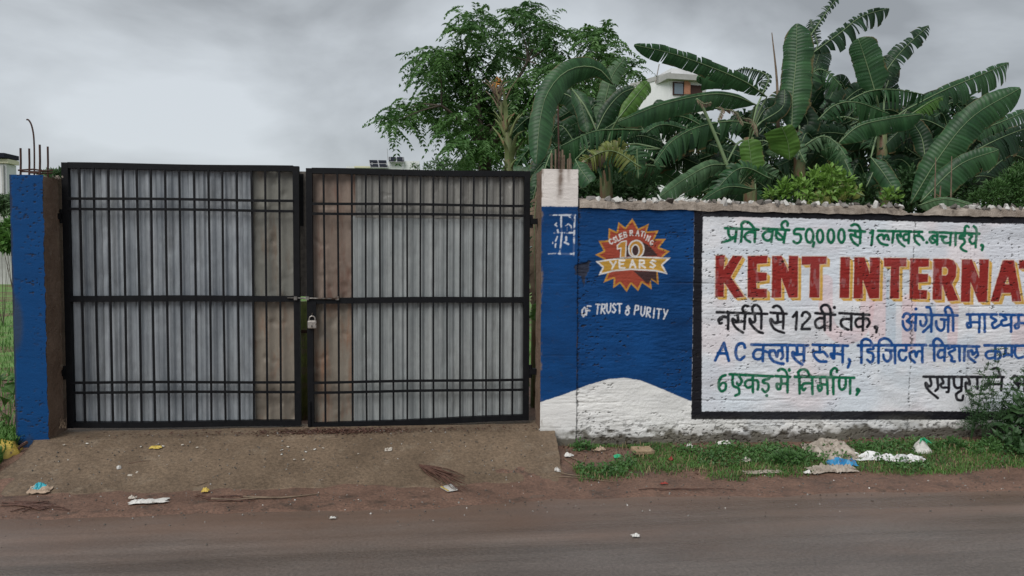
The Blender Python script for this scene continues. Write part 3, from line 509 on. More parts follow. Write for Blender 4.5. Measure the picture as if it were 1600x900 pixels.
dpm = np.zeros_like(WX); dpm[dpatch] = sstep(1.2, -1.2, polyd(U[dpatch], VP[dpatch], [(897, 414), (912, 410), (923, 408), (921, 420), (916, 432), (913, 446), (908, 432), (899, 428)])+(brk[dpatch]-0.5)*6)
cav = np.clip(np.maximum.reduce([pits, course*0.40*sstep(0.52, 0.68, streak), vj, dpm]), 0, 1)
H = 0.010*(big-0.5)+(0.0020+0.0045*sstep(.38, .62, fbm(WX*3.3+1, WZ*5.1+4, 2, 3))+0.0015*blueonly)*(streak-0.5)+0.0030*(brk-0.5)-0.0030*course-0.009*cav
H = H*np.where(WX < 1.095, 0.45, 1.0)
dirtc = np.array(C_DARK)
paint[:] = paint*(1-0.82*cav[..., None])+dirtc*0.82*cav[..., None]
# rain-dulled patches and thin, brushed-out paint
du = sstep(0.50, 0.66, fbm(WX*2.7+61, WZ*7.5+13, 4, 5))*0.34*np.where(U > 1097, 1.0, 0.55)*np.where((PID == 0) | (U < 1085), 1.0, 0.08)
paint[:] = paint*(1-du[..., None])+np.array((0.40, 0.43, 0.46))*du[..., None]*np.where(U > 1097, 1.0, 0.0)[..., None]+paint*0.55*du[..., None]*np.where(U > 1097, 0.0, 1.0)[..., None]
thin = sstep(0.60, 0.72, fbm(WX*30+5, WZ*12+9, 6, 4))*(PID >= 5)*0.13; paint[:] = paint*(1-thin[..., None])+np.array((0.55, 0.55, 0.57))*thin[..., None]
# grime: splash-back of soil at the foot, rain stain on the pillar head, dulling
sp = sstep(0.175, 0.115, WZ-0.16*(fbm(WX*13, WZ*22, 2, 5)-0.42))*0.92
paint[:] = paint*(1-sp[..., None])+np.array((0.055, 0.045, 0.03))*sp[..., None]
sp2 = sstep(0.30, 0.16, WZ)*sstep(0.40, 0.62, fbm(WX*5+8, WZ*8, 7, 4))*0.3
paint[:] = paint*(1-sp2[..., None])+np.array((0.20, 0.19, 0.15))*sp2[..., None]
pt = (VP < 322.5) & (WX < 1.1)
warm = np.where(pt, 1.0, 0)
paint[:] = paint*(1-warm[..., None])+np.array((0.74, 0.69, 0.65))*warm[..., None]
stn = np.exp(-((U-875-(VP-290)*-0.03)/4.5)**2)*sstep(330, 280, VP+20*(brk-0.5))*warm+0.5*np.exp(-((U-888)/3)**2)*sstep(296, 268, VP)*warm
stn = np.clip(stn*(0.45+0.9*wearN), 0, 0.85); paint[:] = paint*(1-stn[..., None])+np.array((0.12, 0.075, 0.05))*stn[..., None]
# blue overspray where the pillar's edge wears to cement
ew = sstep(0.835, 0.815, WX+0.02*(wearN-0.5))*0.8*sstep(0.5, 0.62, fbm(WX*30, WZ*12, 1)); paint[:] = paint*(1-ew[..., None])+np.array((0.2, 0.15, 0.11))*ew[..., None]

def wall_faces(sel_i, yoff):
    i0, i1 = sel_i; n = i1-i0
    V = np.stack([WX[i0:i1], yoff-H[i0:i1], WZ[i0:i1]], -1).reshape(-1, 3)
    a = np.arange((n-1)*(NZ-1)); b = a//(NZ-1)*NZ+a % (NZ-1)
    return V, np.stack([b, b+NZ, b+NZ+1, b+1], 1), paint[i0:i1].reshape(-1, 3), PID[i0:i1].reshape(-1)
def paint_obj(name, V, Q, Cc, parent, extra=None, extra_mat=None):
    used = np.unique(Q); rm = np.zeros(len(V), int); rm[used] = np.arange(len(used)); V2 = V[used]; C2 = Cc[used]; Q2 = rm[Q]
    me = bpy.data.meshes.new(name); off = np.array(parent.location) if parent else np.zeros(3)
    me.vertices.add(len(V2)); me.vertices.foreach_set('co', (V2-off).astype(np.float32).ravel())
    me.loops.add(len(Q2)*4); me.loops.foreach_set('vertex_index', Q2.astype(np.int32).ravel())
    me.polygons.add(len(Q2)); me.polygons.foreach_set('loop_start', np.arange(0, len(Q2)*4, 4, dtype=np.int32)); me.update(calc_edges=True)
    ca = me.color_attributes.new('paint', 'FLOAT_COLOR', 'POINT'); ca.data.foreach_set('color', np.concatenate([C2, np.ones((len(C2), 1))], 1).astype(np.float32).ravel())
    me.materials.append(M['paint']); o = bpy.data.objects.new(name, me); COL.objects.link(o); o.parent = parent
    return o
ip = int(np.searchsorted(GX, 1.1))
wall = thing('boundary_wall', (3.8, 0.1, 0), 'rough plastered wall painted blue and white with a big school advertisement', 'wall')
V, Q, Cc, Pd = wall_faces((ip-1, len(GX)), 0.0)
fp = Pd[Q[:, 0]]
NAMES = {0: ('painted_plaster', None), 1: ('painted_border', 'black painted border of the sign'), 2: ('painted_emblem', 'red and gold starburst emblem reading celebrating 10 years'), 3: ('painted_slogan', 'white words of trust and purity'), 4: None,
 5: ('painted_lettering', 'green line of lettering at the top of the sign'), 6: ('painted_lettering', 'red block capitals with yellow shadow'), 7: ('painted_lettering', 'black line of lettering under the red capitals'), 8: ('painted_lettering', 'blue words beside the black line'), 9: ('painted_lettering', 'long blue line of lettering'), 10: ('painted_lettering', 'green bottom line of lettering'), 11: ('painted_lettering', 'black words behind the weeds')}
for k in range(12):
    s = fp == k
    if NAMES[k] and s.any():
        o = paint_obj(NAMES[k][0], V, Q[s], Cc, wall)
        if NAMES[k][1]: o['label'] = NAMES[k][1]
core = MB()
nseg = 24; xe = np.linspace(1.1, 6.78, nseg+1)
for a, b in zip(xe[:-1], xe[1:]): core.box(a, b, 0.03, 0.22, -0.1, float(min(wtop(a), wtop(b)))-0.004)
core.build('masonry_core', M['cement'], wall)
# mortar coping with stones set into it
cx = np.arange(1.11, 6.78, 0.014); cy = np.array([-0.012, -0.004, 0.03, 0.08, 0.14, 0.2, 0.235])
prof = np.array([0, 0.05, 0.066, 0.07, 0.068, 0.05, 0])
gap = lambda x: sstep(3.72, 3.78, x)*sstep(4.08, 4.0, x)
CV = []; 
for x in cx:
    for k, (yy, pp) in enumerate(zip(cy, prof)):
        CV.append((x, yy+0.026*(float(fbm(x*22, k*3.1, 2))-0.55), float(wtop(x))-0.008+(0.03*(float(fbm(x*9, 3.3, 6))-0.5) if k == 0 else 0)+pp*(0.5+0.95*float(fbm(x*13, k*2.3, 4)))*(1-0.75*float(gap(x)))))
nk = len(cy); CF = [(i*nk+k, i*nk+k+1, (i+1)*nk+k+1, (i+1)*nk+k) for i in range(len(cx)-1) for k in range(nk-1)]
CF = [q[::-1] for q in CF]+[tuple(range(nk)), tuple((len(cx)-1)*nk+k for k in range(nk))[::-1]]
coping = obj('coping', np.array(CV), CF, M['cement'], wall)
def shard_mesh(seed, mat):
    import bmesh
    rg = random.Random(seed); bm = bmesh.new()
    for _ in range(11):
        v = Vector((rg.gauss(0, 1), rg.gauss(0, 1), rg.gauss(0, 1))).normalized(); bm.verts.new((v.x*0.5*rg.uniform(.7, 1), v.y*0.5*rg.uniform(.6, 1), v.z*0.5*rg.uniform(.6, 1.1)))
    r = bmesh.ops.convex_hull(bm, input=bm.verts); bmesh.ops.delete(bm, geom=[g_ for g_ in r['geom_interior'] if isinstance(g_, bmesh.types.BMVert)], context='VERTS')
    me = bpy.data.meshes.new('stone'); bm.to_mesh(me); bm.free(); me.materials.append(mat); return me
shards = [shard_mesh(s, M[k]) for s, k in zip(range(9), ['stoneA', 'stoneA', 'stoneB', 'stoneA', 'stoneB', 'stoneC', 'stoneA', 'stoneB', 'stoneC'])]
rg = random.Random(11); x = 1.13
while x < 5.6:
    s = rg.uniform(0.036, 0.080)
    if not (3.74 < x < 4.05):
        z = float(wtop(x))+0.05; link('stone', rg.choice(shards), (x, rg.uniform(0.0, 0.05), z+s*0.18), (rg.uniform(-.5, .5), rg.uniform(-.5, .5), rg.uniform(0, 6)), (s*rg.uniform(.8, 1.5), s, s*rg.uniform(.8, 1.5)), coping)
        if rg.random() < 0.7:
            s2 = rg.uniform(0.04, 0.075); link('stone', rg.choice(shards), (x+rg.uniform(-.02, .03), rg.uniform(0.08, 0.18), z+s2*0.3), (rg.uniform(-.5, .5), rg.uniform(-.5, .5), rg.uniform(0, 6)), (s2, s2, s2*rg.uniform(.8, 1.5)), coping)
    x += s*rg.uniform(0.7, 1.15)
# right gate pillar
gpr = thing('gate_pillar', (0.96, 0.15, 0.05), 'gate pillar with whitewashed head and faint stencilled box, joined to the painted wall', 'pillar')
V, Q, Cc, Pd = wall_faces((0, ip), -0.014); fp = Pd[Q[:, 0]]
paint_obj('painted_plaster', V, Q[fp != 4], Cc, gpr); paint_obj('stencilled_box', V, Q[fp == 4], Cc, gpr)
def rough_box(x0, x1, y0, y1, z0, z1, step=0.03, amp=0.006, seed=0):
    mb = MB()
    def face(fn, nu, nv):
        b = len(mb.v)
        for i in range(nu+1):
            for j in range(nv+1): mb.v.append(fn(i/nu, j/nv))
        for i in range(nu):
            for j in range(nv): a = b+i*(nv+1)+j; mb.f.append((a, a+nv+1, a+nv+2, a+1))
    def dv(p):
        q = Vector(p)*7+Vector((seed, 0, 0)); w = Vector(p)*26+Vector((seed, 5, 0))
        return tuple(c+amp*(mnoise.noise(q+Vector((k*9, 0, 0)))+0.6*mnoise.noise(w+Vector((k*9, 0, 0)))) for k, c in enumerate(p))
    ny_, nz_, nx_ = max(2, int((y1-y0)/step)), max(2, int((z1-z0)/step)), max(2, int((x1-x0)/step))
    face(lambda s, t: dv((x0, y1+(y0-y1)*s, z0+(z1-z0)*t)), ny_, nz_); face(lambda s, t: dv((x1, y0+(y1-y0)*s, z0+(z1-z0)*t)), ny_, nz_)
    face(lambda s, t: dv((x0+(x1-x0)*s, y0, z0+(z1-z0)*t)), nx_, nz_); face(lambda s, t: dv((x1+(x0-x1)*s, y1, z0+(z1-z0)*t)), nx_, nz_)
    face(lambda s, t: dv((x0+(x1-x0)*s, y0+(y1-y0)*t, z1)), nx_, ny_)
    return mb
rough_box(0.818, 1.098, 0.0, 0.30, -0.05, 2.184, seed=3).build('masonry_core', M['pillarside'], gpr)
# left gate pillar: blue face, raw brown sides, rebar
gpl = thing('gate_pillar', (-2.88, 0.15, 0.05), 'plain blue gate pillar with raw brown side and bare rebar on top', 'pillar')
rough_box(-2.985, -2.772, 0.004, 0.30, -0.05, 2.085, seed=8).build('masonry_core', M['pillarside'], gpl)
px_ = np.linspace(-2.992, -2.768, 45); pz_ = np.linspace(0.0, 2.092, 420)
PX, PZ = np.meshgrid(px_, pz_, indexing='ij')
edge_n = 0.010*(fbm(PZ*26, PX*0+3, 2)-0.5)*2+0.016*sstep(0.6, 0.0, PZ)*(fbm(PZ*16, PX*0+9, 4)-0.5)*2
PXw = PX+np.where(PX > -2.80, edge_n, 0)
hh = 0.004*(fbm(PX*5, PZ*6, 1)-0.5)+0.0016*(fbm(PX*22, PZ*60, 2)-0.5)
pc = np.zeros(PX.shape+(3,))+np.array((0.001, 0.052, 0.18))
chip = sstep(0.70, 0.73, fbm(PX*40+4, PZ*80, 5, 4))*sstep(0.35, 0.6, fbm(PX*5, PZ*3+2, 3, 3))*0.8
chip = np.maximum(chip, sstep(-2.975, -2.992, PX-0.02*(fbm(PZ*9, PX*0, 6)-0.4))*0.7)
mould = sstep(0.38, 0.0, np.hypot((PX+2.985)/0.11, (PZ-1.03)/0.36)-0.35)*0.55
mould = np.maximum(mould, sstep(0.45, 0.1, PZ)*sstep(0.4, 0.65, fbm(PX*9, PZ*7, 7))*0.5)
pc = pc*(1-mould[..., None])+np.array((0.05, 0.055, 0.05))*mould[..., None]; pc = pc*(1-chip[..., None])+np.array((0.03, 0.028, 0.03))*chip[..., None]
PV = np.stack([PXw, -0.006-hh+0.006*chip, PZ], -1).reshape(-1, 3); a = np.arange(44*419); b = a//419*420+a % 419
paint_obj('painted_plaster', PV, np.stack([b, b+420, b+421, b+1], 1), pc.reshape(-1, 3), gpl)
for (px, y0, y1, r_) in ((32, 265, 231.5, 1.5), (45.5, 265, 232, 1.4), (62, 265, 226, 1.5), (74.5, 268, 229, 1.4)):
    yd = 0.06 if px in (32, 62) else 0.2
    a = at(px, y0+12, yd); b = at(px, y1, yd)
    MB().tube([a, (a+b)/2+np.array((0.002, 0, 0)), b], r_*mpp(yd), 7).build('rebar', M['rust'], gpl)
MB().tube(curve([at(53.5, 278, .12), at(53.6, 240, .12), at(52.5, 212, .12), at(49, 195, .12), at(44.5, 187.5, .12), at(41.5, 187, .12)], 18), 1.15*mpp(.1), 7).build('rebar', M['rust'], gpl)['label'] = 'long rod curling over at its tip'
for P in ([(28, 266), (52, 264.5), (76, 268)], [(34, 268), (60, 268.5), (83, 266)], [(46, 270), (66, 271), (82, 270)]):
    MB().tube([at(x_, y_, 0.05+0.03*i_) for i_, (x_, y_) in enumerate(P)], 0.006, 6).build('tie_rod', M['rust'], gpl)
rg = random.Random(4); rub = MB()
for k in range(26):
    q = at(rg.uniform(24, 98), 272, rg.uniform(0.03, 0.27)); q[2] = 2.088; s = rg.uniform(.01, .028); me_ = shards[k % 9]
    rub.add([tuple(np.array(v.co)*s*1.4+q) for v in me_.vertices], [tuple(p_.vertices) for p_ in me_.polygons])
rub.build('broken_concrete', M['cement'], gpl)

# ================================================================== GATE
GY = 0.25
def gate_leaf(label, TL, BL, TR, BR, bars, rails, sheets, hinge_side):
    """corners in photo pixels measured at the gate plane; rails: (left px y, right px y, thickness m, name)"""
    tl, bl, tr, br = at(*TL, GY), at(*BL, GY), at(*TR, GY), at(*BR, GY)
    root = thing('gate_leaf', ((tl[0]+tr[0])/2, GY, bl[2]), label, 'gate', 'two leaves of the black steel gate')
    xl = (tl[0]+bl[0])/2; xr = (tr[0]+br[0])/2
    def zat(px, py): return at(px, py, GY)[2]
    pxl, pxr = TL[0], TR[0]
    # stiles
    sw = 0.046
    for (xa, xb, z0a, z1a, t0) in ((xl, xl+sw, bl[2], tl[2], 0), (xr-sw, xr, br[2], tr[2], 0)):
        MB().box(xa, xb, GY-0.020, GY+0.026, z0a, z1a).build('stile', M['blackpaint'], root)
    def hbar(name, zL, zR, th, y0, y1, x0=xl+sw-0.002, x1=xr-sw+0.002):
        n = 10; mb = MB(); b0 = 0
        sag = lambda s: 0.0025*math.sin(7*s+zL*9)
        for i in range(n+1):
            s = i/n; x_ = x0+(x1-x0)*s; z_ = zL+(zR-zL)*s+sag(s)
            mb.v += [(x_, y0, z_-th/2), (x_, y1, z_-th/2), (x_, y1, z_+th/2), (x_, y0, z_+th/2)]
        for i in range(n):
            a = i*4
            for k in range(4): mb.f.append((a+k, a+4+k, a+4+(k+1) % 4, a+(k+1) % 4)[::-1])
        mb.f += [(0, 1, 2, 3)[::-1], tuple(n*4+k for k in (0, 1, 2, 3))]
        return mb.build(name, M['blackpaint'], root)
    for name, yl, yr, th in rails:
        thick = name in ('top_rail', 'bottom_rail', 'middle_rail')
        hbar(name, zat(pxl, yl), zat(pxr, yr), th, GY-0.019 if thick else GY-0.030, GY+0.025 if thick else GY-0.0215)
    ztop = lambda x_: tl[2]+(tr[2]-tl[2])*(x_-xl)/(xr-xl)
    zbot = lambda x_: bl[2]+(br[2]-bl[2])*(x_-xl)/(xr-xl)
    rgl = random.Random(int(abs(xl)*100))
    for pxb in bars:
        x_ = at(pxb, 330, GY)[0]; w = 0.0070; lean = rgl.uniform(-.004, .004); bow = rgl.uniform(-.004, .004)
        n = 8; mb = MB()
        for i in range(n+1):
            s = i/n; z_ = zbot(x_)+0.035+(ztop(x_)-zbot(x_)-0.07)*s; xx = x_+lean*(s-.5)+bow*math.sin(math.pi*s)
            mb.v += [(xx-w, GY-0.021, z_), (xx+w, GY-0.021, z_), (xx+w, GY-0.008, z_), (xx-w, GY-0.008, z_)]
        for i in range(n):
            a = i*4
            for k in range(4): mb.f.append((a+k, a+(k+1) % 4, a+4+(k+1) % 4, a+4+k))
        mb.build('bar', M['blackpaint'], root)
    # tin sheets behind the bars
    for name, lab, mt, p0, p1, y0, y1, corr, yo, seed in sheets:
        xa = at(p0, 460, GY+yo)[0]; xb = at(p1, 460, GY+yo)[0]; zt = min(zat((p0+p1)/2, y0), ztop((xa+xb)/2)-0.006); zb = max(zat((p0+p1)/2, y1), zbot((xa+xb)/2)+0.006)
        nxs = int((xb-xa)/(0.0042 if corr else 0.012))+1; nzs = 60
        XX, ZZ = np.meshgrid(np.linspace(xa, xb, nxs), np.linspace(zb, zt, nzs), indexing='ij')
        ph = 2*math.pi*XX/0.079+0.25*np.sin(ZZ*1.3+seed)
        dent = 0.010*(fbm(XX*3+seed, ZZ*2.2+seed, 2)-0.5)+0.012*np.maximum(0, fbm(XX*13+seed, ZZ*11+seed*2, 3, 3)-0.62)*4
        if corr: YY = GY+yo+0.0078*np.tanh(1.8*np.sin(ph))+0.0014*np.sin(ph*2.37+1)+dent*0.55
        else: YY = GY+yo+0.0045*np.sin(2*math.pi*XX/0.105)+dent*1.1-0.0045*sstep(0.88, 1.0, 1-np.abs(2*fbm(XX*7+seed, ZZ*6+seed, 5, 4)-1))*sstep(.42, .6, fbm(XX*4+seed*2, ZZ*4, 1, 2))
        VVs = np.stack([XX, YY, ZZ], -1).reshape(-1, 3); a = np.arange((nxs-1)*(nzs-1)); b = a//(nzs-1)*nzs+a % (nzs-1)
        o = obj(name, VVs, np.stack([b, b+nzs, b+nzs+1, b+1], 1), M[mt], root, True)
        if lab: o['label'] = lab
    return root, xl, xr, zat
bL = [127, 149, 171.5, 194, 216, 238, 260, 282, 304.5, 327, 349, 371.5, 394, 415.5, 437]
gl, gxl, gxr, _ = gate_leaf('gate leaf of black bars and pale corrugated sheet, hung on the plain blue pillar', (97, 254), (107, 668.5), (468, 260), (470, 664.5), bL,
 [('top_rail', 258.5, 264, 0.044), ('thin_rail', 310, 314, 0.0195), ('thin_rail', 326, 330, 0.0195), ('middle_rail', 466.5, 466.5, 0.044), ('thin_rail', 597, 596, 0.0195), ('thin_rail', 612.5, 611, 0.0195), ('bottom_rail', 664.3, 660.5, 0.044)],
 [('tin_sheet', 'blue grey corrugated tin sheet', 'tinblue', 106, 397, 262, 663, True, 0.030, 3), ('tin_sheet', 'flat grey brown sheet, upper half', 'tingreen', 392, 463, 265, 467, False, 0.047, 8), ('tin_sheet', 'flat brown stained sheet, lower half', 'tinbrown', 394, 463, 467, 660, False, 0.047, 9)], -1)
bR = [506.5, 528, 550, 572, 593, 614.5, 636, 657, 677.5, 699, 719.5, 740, 760.5, 781.5, 802]
gr, grl, grr, _ = gate_leaf('padlocked gate leaf of black bars with a pinkish brown sheet, hung beside the painted wall', (480, 263), (480, 670), (828, 268), (826, 656), bR,
 [('top_rail', 267, 272.5, 0.044), ('thin_rail', 318, 322, 0.0195), ('thin_rail', 333.5, 337, 0.0195), ('middle_rail', 469.5, 468, 0.044), ('thin_rail', 597, 592, 0.0195), ('thin_rail', 612.5, 607.5, 0.0195), ('bottom_rail', 665.5, 652, 0.044)],
 [('tin_sheet', 'pinkish brown flat sheet, upper half', 'tinpink', 485, 557, 268, 466, False, 0.047, 4), ('tin_sheet', 'brown flat sheet, lower half', 'tinbrown', 485, 554, 468, 663, False, 0.047, 5), ('tin_sheet', 'dull warm corrugated strip along the top', 'tinwarm', 556, 823, 270, 341, True, 0.030, 6), ('tin_sheet', 'pale corrugated tin sheet', 'tin', 552, 823, 338, 659, True, 0.034, 7)], 1)
# hinges (fixed to the leaf), sliding bolt, lock plate, drop bolt
def hinge(root, px, py, xg, dirn):
    c = at(px, py, GY); mb = MB()
    mb.box(c[0]-0.028, c[0]+0.028, GY-0.030, GY+0.030, c[2]-0.022, c[2]+0.022)
    mb.tube([(xg+dirn*0.012, GY-0.005, c[2]-0.052), (xg+dirn*0.012, GY-0.005, c[2]+0.052)], 0.013, 10)
    mb.box(min(c[0], c[0]+dirn*0.07), max(c[0], c[0]+dirn*0.07), GY-0.008, GY+0.008, c[2]-0.016, c[2]+0.016)
    mb.build('hinge', M['blackpaint'], root)
hinge(gl, 92, 338, gxl, -1); hinge(gl, 97, 582, gxl, -1); hinge(gr, 834, 346, grr, 1); hinge(gr, 832, 580, grr, 1)
zb = at(480, 466, GY)[2]
q0 = at(466, 268, GY+.09); q1 = at(482, 463, GY+.09); MB().box(q0[0], q1[0], GY+.075, GY+.079, q1[2], q0[2]).build('meeting_strip', M['stoneC'], gl)
MB().box(q0[0]+.01, q1[0]-.03, GY+.070, GY+.0745, q1[2]+.55, q0[2]-.02).build('meeting_strip', M['blackpaint'], gl)
a = at(449, 465.5, GY-0.03); b = at(530, 467, GY-0.03)
bolt = MB().tube([a, b], 0.0065, 8).build('sliding_bolt', M['steel'], gr, True); bolt['label'] = 'bare steel sliding bolt across the gap'
for px in (462, 480.5, 527):
    q = at(px, 466, GY-0.03); MB().box(q[0]-0.012, q[0]+0.012, GY-0.041, GY-0.018, q[2]-0.014, q[2]+0.014).build('bolt_keeper', M['steel'], gr)
q0 = at(480.5, 471, GY); q1 = at(495, 500, GY); MB().box(q0[0], q1[0], GY-0.027, GY-0.021, q1[2], q0[2]).build('lock_plate', M['blackpaint'], gr)
q = at(485.5, 676, GY); MB().tube([(q[0], GY-.026, q[2]), (q[0], GY-.026, q[2]+0.25)], 0.008, 8).build('drop_bolt', M['blackpaint'], gr)
# padlock
pl = at(487.8, 507, GY-0.04)
lock = thing('padlock', (pl[0], pl[1], pl[2]-0.03), 'worn silver padlock hanging from the gate where the leaves meet', 'padlock')
import bmesh
def bevel_box(name, sx, sy, sz, bev, mat, loc, parent, seg=3):
    bm = bmesh.new(); bmesh.ops.create_cube(bm, size=1.0); bmesh.ops.scale(bm, vec=(sx, sy, sz), verts=bm.verts)
    bmesh.ops.bevel(bm, geom=list(bm.edges), offset=bev, segments=seg, affect='EDGES', profile=0.5); me = bpy.data.meshes.new(name); bm.to_mesh(me); bm.free(); me.materials.append(mat)
    return link(name, me, loc, parent=parent)
M['locksteel'] = pmat('worn lock steel', (0.26, 0.24, 0.22), (0.46, 0.43, 0.40), 50, 0.4, metal=0.6, c3=(0.09, 0.06, 0.045), s3=45, f3=(0.56, 0.66))
bevel_box('lock_body', 0.070, 0.026, 0.066, 0.011, M['locksteel'], (pl[0], pl[1], pl[2]), lock)
sh = [np.array((pl[0]+0.022*math.cos(t), pl[1], pl[2]+0.043+0.022*max(0, math.sin(t)))) for t in np.linspace(0, math.pi, 12)]
MB().tube([sh[0]-np.array((0, 0, .02))]+sh+[sh[-1]-np.array((0, 0, .02))], 0.0052, 8).build('shackle', M['locksteel'], lock, True)
MB().box(pl[0]-.0035, pl[0]+.0035, pl[1]-.0145, pl[1]-.012, pl[2]-.020, pl[2]-.004).build('keyhole', M['blackpaint'], lock)
MB().tube([(pl[0], pl[1]+0.012, pl[2]+0.06), (pl[0], pl[1]-0.008, pl[2]+0.075), (pl[0], pl[1]+0.018, pl[2]+0.088)], 0.004, 6).build('hasp_ring', M['steel'], lock)
# mossy post seen through the gap
pp = at(474.5, 500, 0.75); pbot = 0.14
post = thing('wooden_post', (pp[0], 0.75, pbot), 'mossy green yellow post standing behind the gap of the gate', 'post')
M['moss'] = pmat('mossy wood', (0.10, 0.13, 0.035), (0.19, 0.21, 0.06), 12, 0.85, c3=(0.17, 0.13, 0.09), s3=8, bump=0.7, bscale=60)
ztp = at(474, 471, .75)[2]
MB().tube([(pp[0], .75, pbot), (pp[0]+.01, .75, 0.6), (pp[0], .75, ztp)], [0.05, 0.046, 0.042], 9).build('shaft', M['moss'], post, True)
MB().tube([(pp[0], .75, ztp-.26), (pp[0], .75, ztp-.235)], 0.049, 9).build('band', M['rust'], post)

# ================================================================== BUILDINGS BEHIND
M['whitewall'] = pmat('whitewashed house wall', (0.58, 0.59, 0.60), (0.74, 0.75, 0.76), 0.8, 0.85, c3=(0.36, 0.36, 0.35), s3=0.6, f3=(0.58, 0.8), stretch=(1, 1, 0.4))
M['greywall'] = pmat('stained concrete', (0.30, 0.30, 0.29), (0.46, 0.46, 0.45), 1.5, 0.9)
M['glass'] = pmat('window glass', (0.12, 0.16, 0.2), None, rough=0.1, spec=0.8)
M['dark'] = pmat('dark frame and opening shade', (0.05, 0.025, 0.022), None, rough=0.9)  # dark window frame; also the painted-in shade of the opening
M['brick'] = pmat('orange shutter', (0.36, 0.16, 0.10), (0.46, 0.23, 0.15), 3, 0.8)
M['bluepaint'] = pmat('sky blue paint', (0.05, 0.22, 0.42), None, rough=0.7)
M['panel'] = pmat('solar cells', (0.012, 0.014, 0.024), (0.016, 0.018, 0.026), 2, 0.6, spec=0.1)
M['alu'] = pmat('aluminium frame', (0.45, 0.46, 0.47), None, rough=0.4, metal=0.5)
M['yellow'] = pmat('pale yellow paint', (0.62, 0.60, 0.44), None, rough=0.8)
class Frame:
    """local axes: a along facade, b up, c outwards, from an origin"""
    def __init__(s, o, a, c): s.o = np.array(o, float); s.a = np.array(a, float); s.c = np.array(c, float)
    def box(s, mb, a0, a1, c0, c1, z0, z1):
        V = []
        for z in (z0, z1):
            for (x_, y_) in ((a0, c1), (a1, c1), (a1, c0), (a0, c0)): V.append(s.o+s.a*x_+s.c*y_+np.array((0, 0, z)))
        mb.add(V, BOXF); return mb
c0 = at(1048, 112, 22.0); zt = c0[2]; k = mpp(22.0)
th = R(7); fr = Frame((c0[0], 22.0, 0), (math.cos(th), math.sin(th), 0), (math.sin(th), -math.cos(th), 0))
hs = thing('house', (c0[0]+2, 23.5, 0.1), 'white two storey house with stained parapet and orange shutter behind banana leaves', 'house')
fr.box(MB(), 0, 1.42, -3.0, 0, 0.0, zt-0.32).build('wall', M['whitewall'], hs)
fr.box(MB(), 1.425, 3.1, -2.9, -0.1, 0.0, zt-3.1).build('wall', M['whitewall'], hs)
# slanted side wing seen left of the corner
sv = np.array((-0.42, 0.91, 0)); fr2 = Frame((c0[0]-0.02, 22.02, 0), sv, (-0.91, -0.42, 0))
fr2.box(MB(), 0, 2.2, -1.2, 0, 0.0, zt-0.18).build('wall', M['whitewall'], hs)
fr2.box(MB(), -0.05, 2.25, -1.15, 0.03, zt-0.178, zt-0.02).build('parapet', M['greywall'], hs)
roof = fr.box(MB(), -0.25, 1.6, -3.1, 0.28, zt-0.318, zt-0.12).build('roof_slab', M['greywall'], hs)
fr.box(MB(), 0.0, 1.42, -3.0, 0.05, zt-0.118, zt+0.12).build('parapet', M['whitewall'], hs)
z_ = lambda py: at(1075, py, 22)[2]; x_ = lambda px: (at(px, 140, 22)[0]-c0[0])/math.cos(th)
wd = fr.box(MB(), x_(1051), x_(1069), 0.002, 0.05, z_(149), z_(129)).build('window', M['dark'], hs)
fr.box(MB(), x_(1053), x_(1067), 0.052, 0.06, z_(147.5), z_(131)).build('pane', M['glass'], wd)
fr.box(MB(), x_(1078.5), x_(1099), 0.002, 0.03, z_(150), z_(132)).build('doorway', M['dark'], hs)  # flat slab; the opening's inner shade is put into its dark colour
sh_ = MB()
for i in range(5): fr.box(sh_, x_(1068.5+2*i), x_(1070.2+2*i), 0.06, 0.10, z_(147), z_(124+i*1.2))
sh_.build('shutter', M['brick'], hs)
for i in range(3): fr2.box(MB(), 0.2, 1.9, 0.004, 0.03, z_(190+5*i), z_(188+5*i)).build('blue_band', M['bluepaint'], hs)
fr.box(MB(), x_(1046), x_(1062), 0.004, 0.04, z_(245), z_(232)).build('blue_band', M['bluepaint'], hs)
MB().tube([at(1024, 130, 22.5), at(1030, 100, 22.5)], 0.02, 6).build('roof_rod', M['steel'], hs)
